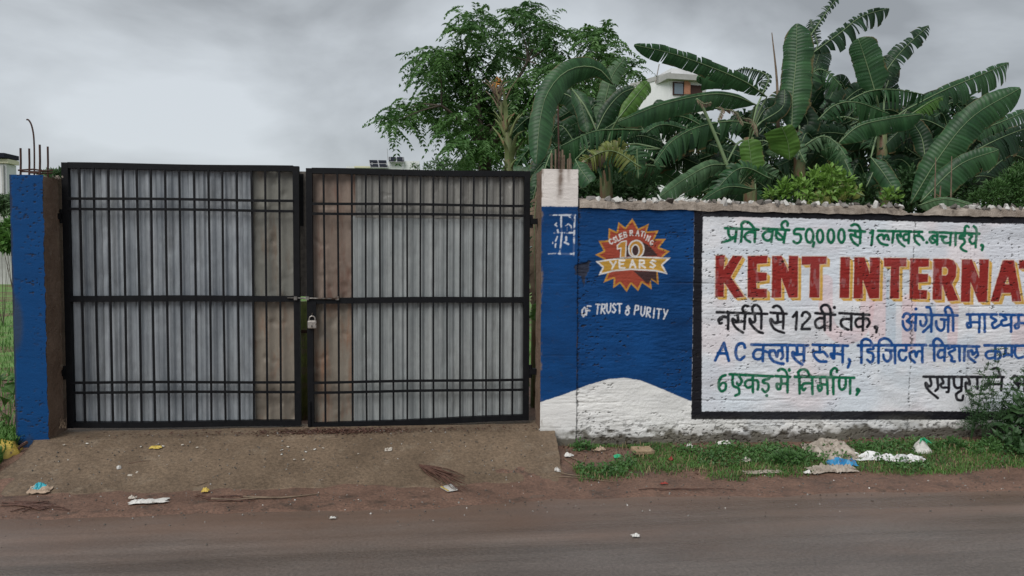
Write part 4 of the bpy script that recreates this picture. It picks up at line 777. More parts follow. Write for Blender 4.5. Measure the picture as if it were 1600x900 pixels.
# solar-roofed house
c1 = at(600, 258, 45); hs2 = thing('house', (c1[0]+1.5, 47, 0.1), 'distant white house whose flat roof carries solar panels', 'house')
zz = c1[2]; f3_ = Frame((c1[0], 45, 0), (1, 0, 0), (0, -1, 0))
xx = lambda px, Y=45: at(px, 258, Y)[0]-c1[0]; zq = lambda py: at(600, py, 45)[2]
f3_.box(MB(), xx(606), xx(655), -4, 0, 0, zq(251)).build('wall', M['whitewall'], hs2)
f3_.box(MB(), xx(540), xx(606)-0.01, -4, -0.3, 0, zq(260)).build('wall', M['whitewall'], hs2)
f3_.box(MB(), xx(553), xx(580), -0.28, -0.2, zq(262), zq(259.5)).build('cornice', M['yellow'], hs2)
def panel_array(p0, p1, ya, yb, cols, rows, sl):
    a0 = MB()
    xa, xb, z0, z1 = xx(p0), xx(p1), zq(yb), zq(ya)
    for i in range(cols):
        for j in range(rows):
            u0, u1 = i/cols, (i+1)/cols; v0, v1 = j/rows, (j+1)/rows; g_ = 0.04/(xb-xa); h_ = 0.05/(z1-z0)
            def P(u, v): return np.array((c1[0]+xa+(xb-xa)*u-sl*v, 44.6+0.7*v, z0+(z1-z0)*v))
            q = [P(u0+g_, v0+h_), P(u1-g_, v0+h_), P(u1-g_, v1-h_), P(u0+g_, v1-h_)]; dd = np.array((0, 0.04, -0.02))
            pn = obj('solar_panel', np.array(q+[p+dd for p in q]), [(0, 1, 2, 3), (7, 6, 5, 4), (0, 4, 5, 1), (1, 5, 6, 2), (2, 6, 7, 3), (3, 7, 4, 0)], M['panel'], hs2)
            q2 = [P(u0, v0), P(u1, v0), P(u1, v1), P(u0, v1)]; d1 = np.array((0, 0.05, -0.03)); d2 = np.array((0, 0.08, -0.05))
            obj('frame', np.array([p+d1 for p in q2]+[p+d2 for p in q2]), [(0, 1, 2, 3), (7, 6, 5, 4), (0, 4, 5, 1), (1, 5, 6, 2), (2, 6, 7, 3), (3, 7, 4, 0)], M['alu'], pn)
    for u in (0.1, 0.9):
        a0.tube([(c1[0]+xa+(xb-xa)*u, 44.75, z0-0.5), (c1[0]+xa+(xb-xa)*u, 44.8, z0+0.3)], 0.03, 5)
    a0.build('panel_stand', M['alu'], hs2)
panel_array(579, 607, 248.5, 262, 2, 2, 0.14); panel_array(607.5, 632.5, 243, 253, 2, 1, 0.05)
MB().tube([at(606, 250, 45.5), at(605, 232, 45.5)], 0.02, 5).build('antenna_pole', M['alu'], hs2)
# far house at the left edge
c2_ = at(-40, 262, 30); hs3 = thing('house', (c2_[0], 32, 0.1), 'far pale house with dark overhanging roof beyond the plain blue pillar', 'house')
f4 = Frame((0, 30, 0), (1, 0, 0), (0, -1, 0)); X3 = lambda px: at(px, 262, 30)[0]; Z3 = lambda py: at(0, py, 30)[2]
f4.box(MB(), X3(-160), X3(10), -.8, 0, 0, Z3(256)).build('wall', M['whitewall'], hs3)
f4.box(MB(), X3(-165), X3(13), -.9, 0.3, Z3(247), Z3(240)).build('roof', M['panel'], hs3)
f4.box(MB(), X3(-160), X3(15), -.8, 0.1, Z3(256)+.02, Z3(248.5)).build('cornice', M['yellow'], hs3)
f4.box(MB(), X3(4), X3(7), .03, .1, Z3(330), Z3(258)).build('pillar', M['greywall'], hs3)
wl_ = thing('compound_wall', (X3(40), 26, 0.1), 'far weathered grey compound wall beyond the plain blue pillar', 'wall')
f5 = Frame((0, 26, 0), (1, 0, 0), (0, -1, 0)); Xc = lambda px: at(px, 300, 26)[0]; Zc = lambda py: at(0, py, 26)[2]
for a_, b_ in ((-200, 5), (5.4, 60), (60.4, 130)): f5.box(MB(), Xc(a_), Xc(b_), -.2, 0, 0, Zc(310)).build('wall_panel', M['greywall'], wl_)

# ================================================================== VEGETATION
def leaves_mesh(P, D, Nn, L, W, fold=0.25):
    """diamond leaves: arrays of base point, direction, normal"""
    n = len(P); S = np.cross(D, Nn); S /= np.linalg.norm(S, axis=1, keepdims=True)+1e-9
    L = np.asarray(L).reshape(-1, 1); W = np.asarray(W).reshape(-1, 1)
    mid = P+D*L*0.45; tip = P+D*L+Nn*(-0.12*L)
    a = mid+S*W*0.5+Nn*W*fold; b = mid-S*W*0.5+Nn*W*fold
    V = np.stack([P, a, tip, b, mid], 1).reshape(-1, 3); i = np.arange(n)*5
    Fc = np.concatenate([np.stack([i, i+4, i+2, i+1], 1), np.stack([i, i+3, i+2, i+4], 1)], 0)
    return V, Fc
def unit(a): return a/(np.linalg.norm(a, axis=-1, keepdims=True)+1e-9)
def rdir(n, rng, zb=0.0):
    d = rng.normal(size=(n, 3)); d[:, 2] += zb; return unit(d)

# ---- the tall feathery tree
tr_base = at(752, 300, 8.0); tr_base[2] = 0.15
tree = thing('feathery_tree', tr_base, 'tall feathery leaved tree rising behind the gate', 'tree')
clumps = [(737, 26, 17), (748, 52, 24), (722, 52, 13), (728, 95, 26), (700, 92, 15), (675, 88, 15), (660, 96, 11), (693, 122, 24), (668, 122, 15), (655, 172, 17), (625, 180, 15), (613, 192, 10), (690, 168, 28), (738, 140, 32), (828, 18, 15), (846, 42, 24), (806, 30, 11), (818, 72, 32), (872, 68, 20), (866, 108, 30), (912, 56, 11), (928, 58, 14), (948, 56, 13), (938, 84, 22), (922, 114, 26), (895, 142, 32), (762, 196, 30), (724, 190, 24), (745, 225, 17), (698, 192, 15), (972, 98, 12), (986, 112, 10), (800, 142, 36), (950, 132, 25), (782, 92, 24), (830, 182, 34), (880, 192, 32), (900, 228, 32), (795, 232, 24), (850, 232, 32), (940, 182, 28), (772, 162, 28), (742, 246, 16), (765, 242, 18), (720, 226, 14), (812, 205, 24), (790, 190, 24)]
rng = np.random.default_rng(21); kk = mpp(8.0)
trunk = MB(); fork = at(757, 235, 8.0); trunk.tube(curve([tr_base, tr_base+np.array((0.1, 0, 0.9)), fork], 6), [.15-.006*i for i in range(7)], 8)
limbs = MB(); P_, D_, N_, L_, W_ = [], [], [], [], []
hubs = [at(a_, b_, 8.0+c_) for a_, b_, c_ in ((745, 150, 0), (690, 165, -.3), (725, 85, .2), (825, 95, 0), (880, 115, .3), (930, 105, 0), (840, 190, .3), (765, 195, -.2))]
for h_ in hubs: limbs.tube(curve([fork, (fork+h_)/2+np.array((0, 0, .08)), h_], 6), [.06-.006*i for i in range(7)], 6, caps=False)
for ci, (cx_, cy_, cr) in enumerate(clumps):
    Yc = 8.0+rng.uniform(-1.0, 1.3); c = at(cx_, cy_, Yc); r = cr*kk
    hb = min(hubs, key=lambda h_: np.linalg.norm(h_-c)); mid = (hb+c)/2+rng.normal(size=3)*.06+np.array((0, 0, .05))
    limbs.tube(curve([hb, mid, c], 6), [max(.004, .020*(1-i/6.5)) for i in range(7)], 4, caps=False)
    nf = int(12+cr*cr*0.050)
    for _ in range(nf):
        b = c+rng.normal(size=3)*r*np.array((0.42, 0.55, 0.36)); d = unit((b-c)*np.array((1, 1, 0.5))+rng.normal(size=3)*0.35*r+np.array((0, 0, 0.05)))
        Lf = rng.uniform(0.28, 0.52); npin = 10; droop = rng.uniform(0.45, 0.95)
        sd_ = unit(np.cross(d, (0, 0, 1))); pts_ = [b+d*Lf*t+np.array((0, 0, -droop*Lf*t*t)) for t in np.linspace(0, 1, npin)]
        for k_, p in enumerate(pts_[1:]):
            t = (k_+1)/npin; tg = unit(d+np.array((0, 0, -2*droop*t)))
            for sg in (-1, 1):
                dd = unit(sd_*sg+tg*0.55+np.array((0, 0, -0.25))+rng.normal(size=3)*0.12)
                P_.append(p); D_.append(dd); N_.append(unit(np.cross(dd, sd_)*sg+np.array((0, 0, 0.8))+rng.normal(size=3)*0.25)); L_.append((0.14-0.07*t)*rng.uniform(.8, 1.2)); W_.append(0.041*rng.uniform(.7, 1.3))
trunk.build('trunk', M['bark'], tree, True); limbs.build('limbs', M['bark'], tree, True)
V, Fc = leaves_mesh(np.array(P_), np.array(D_), np.array(N_), L_, W_)
obj('crown', V, Fc, M['treeleaf'], tree)

def bushy(name, label, cat, px, py_base, Y, blobs, mat, nl, L, W, group=None, stems=True, rngseed=1, z0=None, zb=0.3, stem_mat='bark'):
    """blobs: (px, py, r px); leaves fill those volumes around thin branches"""
    rg_ = np.random.default_rng(rngseed); b = at(px, py_base, Y)
    if z0 is not None: b[2] = z0
    root = thing(name, b, label, cat, group); Ps, Ds, Ns = [], [], []; st = MB(); kq = mpp(Y); tot = sum(q[2]**2 for q in blobs)
    for (bx, by, br) in blobs:
        yy = Y+rg_.uniform(-.5, .5)*br*kq; c = at(bx, by, yy); r = br*kq; st.tube(curve([b, (b+c)/2+rg_.normal(size=3)*0.1*r, c], 5), [.012*max(.3, r*3), .011*max(.3, r*3), .009*max(.3, r*3), .007*max(.3, r*3), .005*max(.3, r*3), .003*max(.3, r*3)], 5, caps=False)
        n = max(6, int(nl*br*br/tot)); q = rdir(n, rg_)*(rg_.random((n, 1))**0.45)*r; Ps.append(c+q); Ds.append(unit(q/r+rg_.normal(size=(n, 3))*0.5+np.array((0, 0, zb)))); Ns.append(unit(rg_.normal(size=(n, 3))*0.5+np.array((0, -0.5, 0.9))))
    P = np.concatenate(Ps); D = np.concatenate(Ds); Nn = np.concatenate(Ns); n = len(P)
    if stems: st.build('stems', M[stem_mat], root)
    V, Fc = leaves_mesh(P, D, Nn, L*rg_.uniform(.6, 1.25, n), W*rg_.uniform(.7, 1.2, n)); obj('foliage', V, Fc, M[mat], root)
    return root
bushy('small_tree', 'pale small tree top showing just over the gate beside the solar roof', 'tree', 700, 330, 20, [(668, 262, 6), (682, 258, 9), (696, 256, 9), (708, 260, 8), (728, 260, 9), (740, 256, 9), (690, 275, 14), (715, 278, 16)], 'treeleaf2', 1500, 0.16, 0.05, rngseed=5, z0=0.15)
bushy('small_tree', 'bare twiggy little tree top by the white roof above the gate', 'tree', 648, 330, 18, [(645, 262, 3), (649, 258, 3), (652, 264, 3)], 'treeleaf2', 60, 0.12, 0.04, rngseed=6, z0=0.15)
bushy('hedge_bush', 'leafy green bush in the field beyond the plain blue pillar', 'bush', 4, 470, 9, [(2, 368, 14), (16, 378, 13), (-18, 374, 18), (22, 352, 9)], 'grass', 2200, 0.14, 0.06, rngseed=7, z0=0.15)
bushy('hedge_bush', 'pale scrub in front of the far grey compound wall', 'bush', 20, 420, 20, [(6, 322, 12), (-12, 318, 14), (30, 318, 14), (86, 280, 12), (100, 276, 9), (72, 282, 10), (50, 300, 16)], 'treeleaf2', 2600, 0.2, 0.08, rngseed=8, z0=0.15)
bushy('vine_plant', 'broad leaved plant growing beside the plain blue pillar above the yellow bag', 'plant', 12, 700, 0.35, [(6, 590, 16), (14, 620, 14), (10, 655, 16), (-8, 610, 20), (12, 672, 8)], 'grass', 34, 0.13, 0.10, rngseed=9, z0=0.12, stem_mat='stem')
bushy('lime_shrub', 'bright lime green leafy shrub just behind the wall top', 'shrub', 1270, 345, 0.75, [(1225, 298, 13), (1250, 292, 14), (1275, 278, 13), (1300, 272, 13), (1318, 285, 13), (1290, 296, 16), (1262, 303, 13), (1315, 303, 12), (1205, 304, 8), (1335, 298, 8)], 'lime', 620, 0.075, 0.036, rngseed=10, z0=0.15, zb=0.6, stem_mat='stem')
bushy('lime_shrub', 'small lime green sprig by the drooping banana leaf', 'shrub', 1392, 345, 0.7, [(1392, 303, 8), (1400, 312, 6), (1385, 312, 6)], 'lime', 60, 0.07, 0.034, rngseed=11, z0=0.15, zb=0.6, stem_mat='stem')
bushy('scrub_bush', 'fine leaved green bush behind the wall under the banana leaf tips', 'bush', 1580, 345, 1.6, [(1555, 300, 20), (1580, 285, 20), (1598, 268, 16), (1590, 305, 22), (1620, 280, 26), (1530, 312, 14)], 'weed', 4200, 0.06, 0.014, rngseed=12, z0=0.15)
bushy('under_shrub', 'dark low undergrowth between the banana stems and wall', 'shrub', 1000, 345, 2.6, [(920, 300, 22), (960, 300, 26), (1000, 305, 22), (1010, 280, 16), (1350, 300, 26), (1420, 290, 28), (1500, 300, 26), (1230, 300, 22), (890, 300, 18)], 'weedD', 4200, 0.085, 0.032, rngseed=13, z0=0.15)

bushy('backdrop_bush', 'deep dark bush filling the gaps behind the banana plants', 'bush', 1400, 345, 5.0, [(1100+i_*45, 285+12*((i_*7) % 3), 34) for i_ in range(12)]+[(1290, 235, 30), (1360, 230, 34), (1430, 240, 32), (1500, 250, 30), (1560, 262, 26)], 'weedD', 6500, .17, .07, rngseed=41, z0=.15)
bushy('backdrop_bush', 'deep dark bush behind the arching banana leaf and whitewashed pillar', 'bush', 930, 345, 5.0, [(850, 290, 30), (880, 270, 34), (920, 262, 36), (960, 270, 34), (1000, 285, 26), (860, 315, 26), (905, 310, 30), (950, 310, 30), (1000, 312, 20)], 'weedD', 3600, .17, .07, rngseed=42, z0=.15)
# ---- banana plants
def wprof(t): return min(1.0, (t/0.22)**0.8)*(1.0-0.12*max(0, t-.3) if t < 0.8 else 0.94*max(0.0, 1-((t-0.8)/0.205)**1.7)**.7)
def banana_leaf(root, pts, Y0, Y1, wa, wb, mt, tear=0.0, fa=0.25, fb=0.25, droop=0.15, seed=0, stem=None, rib=1.0):
    rg = random.Random(seed*7+int(pts[0][0])); n = 48; m = len(pts)
    P3 = [at(x, y, Y0+(Y1-Y0)*i/(m-1)) for i, (x, y) in enumerate(pts)]; Mx = np.array(curve(P3, n)); T = unit(np.gradient(Mx, axis=0)); ln = float(np.linalg.norm(np.diff(Mx, axis=0), axis=1).sum())
    vd = unit(Mx-CAM); B = unit(np.cross(T, vd)); mid = B[n//2]
    if mid@(up2-0.35*rt2) < 0: B = -B
    N = unit(np.cross(T, B)); N = np.where((N*vd).sum(1, keepdims=True) > 0, -N, N)     # towards the viewer
    kp = mpp((Y0+Y1)/2); wa *= 1.15; wb *= 1.15
    def S(A, t):
        f_ = min(max(t, 0), 1)*n; i = min(int(f_), n-1); w = f_-i; return A[i]*(1-w)+A[i+1]*w
    V, Fc, UV = [], [], []; ph1, ph2 = rg.uniform(0, 6), rg.uniform(9, 17)
    for side, w0, fo in ((1, wa, fa), (-1, wb, fb)):
        if w0 <= 0: continue
        t = 0.0
        while t < 0.999:
            dt = rg.uniform(0.02, 0.05) if tear <= 0.05 else rg.uniform(0.018, 0.075); t1 = min(1.0, t+dt)
            if 1-t1 < 0.02: t1 = 1.0
            torn = rg.random() < tear; df = rg.gauss(0, 0.28)*tear; gp = (rg.uniform(0.15, 0.45) if torn else 0.0)*(t1-t); lc = rg.uniform(0.72, 1.02) if torn else rg.uniform(.95, 1.03); dz = droop+(rg.uniform(0, 0.5)*tear)
            b = len(V); nw = 5
            for a_, tt in enumerate((t, (t+t1)/2, t1)):
                c_ = S(Mx, tt); Bt = S(B, tt); Nt = S(N, tt); Tt = S(T, tt); W = max(0.06, wprof(tt))*w0*kp/math.cos(fo)*lc
                dr = side*Bt*math.cos(fo+df)-Nt*math.sin(fo+df)
                for u_ in range(nw):
                    u = u_/(nw-1); sh_ = (gp*ln*u*(1, 0, -1)[a_])
                    p = c_+dr*W*u+Tt*(0.28*W*u+sh_)+np.array((0, 0, -dz*W*u*u))+Nt*(0.10*W*math.sin(u*math.pi)+0.07*W*u*u*math.sin(tt*ph2+ph1+side))
                    V.append(p); UV.append((tt*ln*8, u))
            for a_ in range(2):
                for u_ in range(nw-1):
                    q = b+a_*nw+u_; Fc.append((q, q+1, q+nw+1, q+nw))
            t = t1
    o = obj('leaf', np.array(V), Fc, M[mt], root, True); me = o.data; uvl = me.uv_layers.new(name='UVMap')
    vi = np.zeros(len(me.loops), int); me.loops.foreach_get('vertex_index', vi); uvl.data.foreach_set('uv', np.array(UV)[vi].astype(np.float32).ravel())
    rr = 1.05*kp*rib; pth = [Mx[i] for i in range(0, n+1, 3)]; rad = [max(0.0025, rr*(1-0.85*i/(len(pth)-1))) for i in range(len(pth))]
    if stem is not None:
        b0 = Mx[0]; s0 = np.array(stem); tg = T[0]; pre = curve([s0, (s0+b0)/2+np.array((0, 0, 0.10*np.linalg.norm(b0-s0))), b0], 5)[:-1]; pth = pre+pth; rad = [rr*1.5]*len(pre)+rad
    off = N[0]*0.004
    obj('midrib', np.array(tube([p+off for p in pth], rad, 6)[0]), tube([p+off for p in pth], rad, 6)[1], M['rib'], o, True)
    return o
def banana(label, px, Y, top_py, leaves, fills=0, fbox=None, seed=0):
    rg = random.Random(seed); b = at(px, 330, Y); b[2] = 0.15; top = at(px, top_py, Y)
    root = thing('banana_plant', b, label, 'banana plant', 'banana plants behind the wall')
    MB().tube(curve([b, b*0.4+top*0.6+np.array((0.03, 0, 0)), top], 8), [.11-.007*i for i in range(9)], 10).build('pseudostem', M['stem'], root, True)
    for i, lf in enumerate(leaves):
        pts, dy0, dy1, wa, wb, mt = lf[:6]; kw = lf[6] if len(lf) > 6 else {}
        st = None if kw.pop('free', False) else top-np.array((0, 0, 0.05))
        banana_leaf(root, pts, Y+dy0, Y+dy1, wa, wb, mt, seed=seed*31+i, stem=st, **kw)
    for i in range(fills):
        cx, cy = rg.uniform(fbox[0], fbox[1]), rg.uniform(fbox[2], fbox[3]); an = rg.uniform(-3.0, -0.15); L = rg.uniform(85, 150); dx, dy = math.cos(an)*L, math.sin(an)*L*0.45
        pts = [(cx, cy), (cx+dx*0.5, cy+dy*0.65-10), (cx+dx, cy+dy+rg.uniform(5, 55))]; fr_ = rg.random() < .35 and cy > 250; y0 = rg.uniform(-1.0, -.5) if fr_ else rg.uniform(.4, 1.2)
        banana_leaf(root, pts, Y+y0, Y+y0+rg.uniform(-.3, .5), rg.uniform(8, 17), rg.uniform(10, 19), rg.choice(['leafD', 'leafM', 'leafM', 'leafG', 'leafY', 'dry'] if fr_ else ['leafD', 'leafD', 'leafM']), tear=rg.choice([.05, .3, .6, 1.0]), seed=seed*77+i, stem=None, fa=rg.uniform(.1, .6), fb=rg.uniform(.1, .6), rib=.8)  # rear fill leaves take darker greens as painted inner shade
    return root
T3 = dict(tear=0.35); T6 = dict(tear=0.75); T9 = dict(tear=1.0)
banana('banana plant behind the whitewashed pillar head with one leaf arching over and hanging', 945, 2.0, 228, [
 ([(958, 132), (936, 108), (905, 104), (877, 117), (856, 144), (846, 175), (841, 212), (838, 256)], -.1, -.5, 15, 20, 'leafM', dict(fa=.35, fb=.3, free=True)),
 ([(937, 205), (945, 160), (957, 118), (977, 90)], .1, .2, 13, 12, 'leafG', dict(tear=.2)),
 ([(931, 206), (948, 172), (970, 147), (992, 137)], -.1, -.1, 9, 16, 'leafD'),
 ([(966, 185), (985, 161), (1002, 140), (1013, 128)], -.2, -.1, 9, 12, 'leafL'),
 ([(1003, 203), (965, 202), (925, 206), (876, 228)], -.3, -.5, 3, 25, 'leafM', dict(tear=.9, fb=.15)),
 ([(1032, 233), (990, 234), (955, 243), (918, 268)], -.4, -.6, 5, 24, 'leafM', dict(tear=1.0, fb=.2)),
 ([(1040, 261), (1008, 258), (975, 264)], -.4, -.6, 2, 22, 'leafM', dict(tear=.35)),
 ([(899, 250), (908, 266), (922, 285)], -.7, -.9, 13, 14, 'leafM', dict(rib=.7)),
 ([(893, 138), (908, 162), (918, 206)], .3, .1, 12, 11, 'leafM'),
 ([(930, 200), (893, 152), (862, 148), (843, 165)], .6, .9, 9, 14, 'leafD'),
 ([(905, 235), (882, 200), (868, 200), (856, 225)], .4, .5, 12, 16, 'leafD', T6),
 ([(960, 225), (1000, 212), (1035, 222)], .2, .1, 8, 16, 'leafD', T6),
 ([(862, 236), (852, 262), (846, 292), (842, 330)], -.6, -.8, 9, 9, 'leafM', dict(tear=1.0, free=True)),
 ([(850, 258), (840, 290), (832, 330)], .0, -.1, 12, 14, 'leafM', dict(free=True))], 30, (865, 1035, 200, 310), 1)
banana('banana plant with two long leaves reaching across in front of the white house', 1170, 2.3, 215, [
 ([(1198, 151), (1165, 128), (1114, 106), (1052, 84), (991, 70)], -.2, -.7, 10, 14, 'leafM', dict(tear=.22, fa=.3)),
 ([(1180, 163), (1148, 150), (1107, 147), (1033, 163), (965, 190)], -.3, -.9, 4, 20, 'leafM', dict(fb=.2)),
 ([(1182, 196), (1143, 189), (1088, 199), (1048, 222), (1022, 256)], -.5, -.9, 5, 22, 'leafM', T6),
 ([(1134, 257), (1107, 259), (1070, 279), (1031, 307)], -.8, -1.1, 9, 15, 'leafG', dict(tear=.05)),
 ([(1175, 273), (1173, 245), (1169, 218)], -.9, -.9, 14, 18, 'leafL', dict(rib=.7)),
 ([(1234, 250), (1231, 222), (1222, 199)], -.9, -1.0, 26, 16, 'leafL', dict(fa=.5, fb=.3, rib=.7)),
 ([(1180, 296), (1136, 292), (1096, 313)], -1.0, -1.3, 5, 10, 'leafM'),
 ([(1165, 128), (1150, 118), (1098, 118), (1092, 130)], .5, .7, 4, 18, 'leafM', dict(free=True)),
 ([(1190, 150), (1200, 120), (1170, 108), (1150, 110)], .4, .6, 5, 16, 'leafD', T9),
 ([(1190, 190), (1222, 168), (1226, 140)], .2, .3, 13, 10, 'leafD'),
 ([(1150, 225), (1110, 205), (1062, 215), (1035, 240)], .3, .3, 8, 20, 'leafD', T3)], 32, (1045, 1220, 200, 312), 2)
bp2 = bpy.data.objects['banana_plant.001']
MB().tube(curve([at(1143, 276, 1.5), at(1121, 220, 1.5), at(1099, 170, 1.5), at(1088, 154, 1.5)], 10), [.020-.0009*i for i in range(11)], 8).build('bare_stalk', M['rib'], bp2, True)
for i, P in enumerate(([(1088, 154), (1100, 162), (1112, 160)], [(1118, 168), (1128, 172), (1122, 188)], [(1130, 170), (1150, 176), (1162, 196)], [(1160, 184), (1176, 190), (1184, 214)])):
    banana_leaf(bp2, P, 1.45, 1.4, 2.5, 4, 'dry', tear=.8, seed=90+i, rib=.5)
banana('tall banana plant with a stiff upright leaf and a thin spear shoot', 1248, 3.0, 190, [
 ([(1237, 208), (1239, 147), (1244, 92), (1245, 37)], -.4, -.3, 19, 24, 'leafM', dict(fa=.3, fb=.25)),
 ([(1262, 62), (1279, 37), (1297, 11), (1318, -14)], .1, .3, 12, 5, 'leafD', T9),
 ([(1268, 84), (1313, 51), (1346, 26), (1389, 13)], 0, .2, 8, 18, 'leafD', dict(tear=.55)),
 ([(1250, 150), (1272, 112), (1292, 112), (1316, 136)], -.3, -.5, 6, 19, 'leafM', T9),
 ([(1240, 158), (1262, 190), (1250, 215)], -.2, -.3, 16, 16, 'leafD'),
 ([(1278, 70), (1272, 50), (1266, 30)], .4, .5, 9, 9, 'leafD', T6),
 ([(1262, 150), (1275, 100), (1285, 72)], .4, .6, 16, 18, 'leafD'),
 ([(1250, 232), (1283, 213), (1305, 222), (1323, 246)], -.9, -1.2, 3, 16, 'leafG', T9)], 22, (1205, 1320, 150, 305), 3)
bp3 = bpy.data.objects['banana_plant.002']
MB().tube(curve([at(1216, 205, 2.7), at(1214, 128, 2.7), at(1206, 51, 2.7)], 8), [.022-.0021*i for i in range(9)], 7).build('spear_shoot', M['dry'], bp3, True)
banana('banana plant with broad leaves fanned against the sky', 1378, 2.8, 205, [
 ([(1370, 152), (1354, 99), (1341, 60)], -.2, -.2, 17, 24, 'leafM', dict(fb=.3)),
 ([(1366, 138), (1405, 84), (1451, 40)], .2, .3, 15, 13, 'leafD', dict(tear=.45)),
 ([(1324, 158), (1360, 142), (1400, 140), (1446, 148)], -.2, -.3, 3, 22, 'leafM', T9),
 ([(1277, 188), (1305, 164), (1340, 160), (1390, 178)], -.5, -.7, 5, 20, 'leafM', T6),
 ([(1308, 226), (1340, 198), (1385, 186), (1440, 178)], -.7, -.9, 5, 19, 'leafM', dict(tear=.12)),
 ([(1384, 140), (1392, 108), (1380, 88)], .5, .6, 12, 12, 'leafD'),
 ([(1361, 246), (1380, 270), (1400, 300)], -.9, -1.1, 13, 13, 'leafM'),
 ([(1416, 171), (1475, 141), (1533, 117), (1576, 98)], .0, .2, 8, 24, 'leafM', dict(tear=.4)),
 ([(1424, 178), (1452, 160), (1474, 150)], -.05, .05, 2, 20, 'leafL', dict(tear=.2)),  # backlit underside of the long leaf, painted as a brighter green strip
 ([(1500, 222), (1520, 196), (1548, 176)], -.2, -.1, 6, 13, 'leafL', dict(tear=.1, free=True)),  # added strip whose yellow-green stands for light through the diagonal leaf
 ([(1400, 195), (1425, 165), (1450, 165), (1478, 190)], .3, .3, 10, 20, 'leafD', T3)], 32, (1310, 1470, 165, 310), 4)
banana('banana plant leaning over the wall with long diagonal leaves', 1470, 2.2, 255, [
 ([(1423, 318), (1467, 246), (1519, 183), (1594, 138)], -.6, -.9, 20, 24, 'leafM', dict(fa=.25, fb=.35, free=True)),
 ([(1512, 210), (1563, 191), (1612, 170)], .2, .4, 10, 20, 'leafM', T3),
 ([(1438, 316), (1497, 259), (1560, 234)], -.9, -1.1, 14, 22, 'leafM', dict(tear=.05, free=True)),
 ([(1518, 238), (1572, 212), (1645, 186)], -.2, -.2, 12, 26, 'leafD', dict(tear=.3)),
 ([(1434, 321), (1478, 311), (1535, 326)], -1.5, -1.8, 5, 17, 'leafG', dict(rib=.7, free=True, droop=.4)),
 ([(1495, 282), (1535, 275), (1572, 284)], .2, .3, 6, 14, 'leafD'),
 ([(1480, 240), (1530, 205), (1580, 190)], .5, .6, 10, 22, 'leafD', T6),
 ([(1446, 250), (1440, 215), (1425, 190)], .4, .5, 14, 12, 'leafD')], 28, (1430, 1590, 200, 310), 5)
# ---- cut-back plant with stacked leaf bases and a withered orange head
cp_ = at(790, 320, 1.9); cp_[2] = 0.15
cut = thing('stalk_plant', cp_, 'upright pale stalk with cut leaf bases and a withered orange tip above the gate', 'plant')
axis = curve([cp_, at(795, 265, 1.9), at(789, 200, 1.9), at(780, 158, 1.9), at(773, 130, 1.9)], 20)
MB().tube(axis, [.055-.0022*i for i in range(21)], 9).build('stalk', M['stem'], cut, True)
rg = random.Random(2); sb = pmat('pale leaf bases', (0.10, 0.14, 0.05), (0.20, 0.24, 0.10), 6, 0.6, c3=(0.2, 0.11, 0.06), s3=9, f3=(0.56, 0.66)); M['sheath'] = sb
for i in range(40):
    s = 3+i*0.40; a = axis[min(int(s), 19)]; an = i*2.4+rg.uniform(-.4, .4); o_ = np.array((math.cos(an), math.sin(an), 0)); L = rg.uniform(.10, .24)*(1.25-s/26)
    if rg.random() < 0.2: L *= 1.7
    pts_ = curve([a+o_*.02, a+o_*(.05+.16*L)+np.array((0, 0, L*.6)), a+o_*(.06+.50*L)+np.array((0, 0, L*rg.uniform(.75, 1.1)))], 5)
    fz = 1.0 if s < 11 else .5
    MB().tube(pts_, [.017*fz, .016*fz, .014*fz, .011*fz, .008*fz, .003], 5).build('leaf_base', sb if s < 13 else M['dry'], cut, True)
for i in range(9):
    a = axis[16]; e_ = axis[20]+np.array((rg.uniform(-.07, .06), rg.uniform(-.04, .04), rg.uniform(-.05, .05)))
    MB().tube([a, (a+e_)/2+np.array((rg.uniform(-.02, .02), 0, 0)), e_], [.008, .006, .004], 5).build('dry_fibre', M['dry'], cut)
for i in range(16):
    an = rg.uniform(0, 6.28); a = axis[rg.randint(3, 9)]; o_ = np.array((math.cos(an), .6*math.sin(an), 0)); L = rg.uniform(.22, .5)
    P3 = curve([a+o_*.03, a+o_*(.06+.12*L)+np.array((0, 0, L*.55)), a+o_*(.08+.45*L)+np.array((0, 0, L*rg.uniform(.7, 1.0)))], 8); sd_ = np.array((-o_[1], o_[0], 0))*.9+np.array((.3, 0, 0)); sd_ = unit(sd_); V = []
    for q_, p3 in enumerate(P3): wd_ = .020*math.sin(math.pi*(.12+.88*q_/8))+.002; V += [p3-sd_*wd_, p3+o_*.004, p3+sd_*wd_]
    obj('lance_leaf', np.array(V), [(q_*3+k_, q_*3+k_+1, q_*3+k_+4, q_*3+k_+3) for q_ in range(8) for k_ in range(2)], sb, cut, True)
for i in range(5):
    e_ = axis[20]+np.array((rg.uniform(-.05, .06), rg.uniform(-.03, .03), rg.uniform(-.02, .03))); f_ = e_+np.array((rg.uniform(-.09, .05), 0, rg.uniform(-.07, .02)))
    MB().tube([e_, (e_+f_)/2+np.array((0, 0, .03)), f_], [.012, .010, .003], 5).build('withered_tip', M['orange'], cut)
dp = thing('banana_sucker', np.array((at(842, 400, 1.1)[0], 1.1, .15)), 'banana sucker with hanging brown leaves in the gap between gate and wall', 'banana plant')
MB().tube([(at(842, 400, 1.1)[0], 1.1, .15), at(841, 380, 1.1), at(842, 300, 1.15)], [.07, .055, .03], 9).build('pseudostem', M['stem'], dp, True)
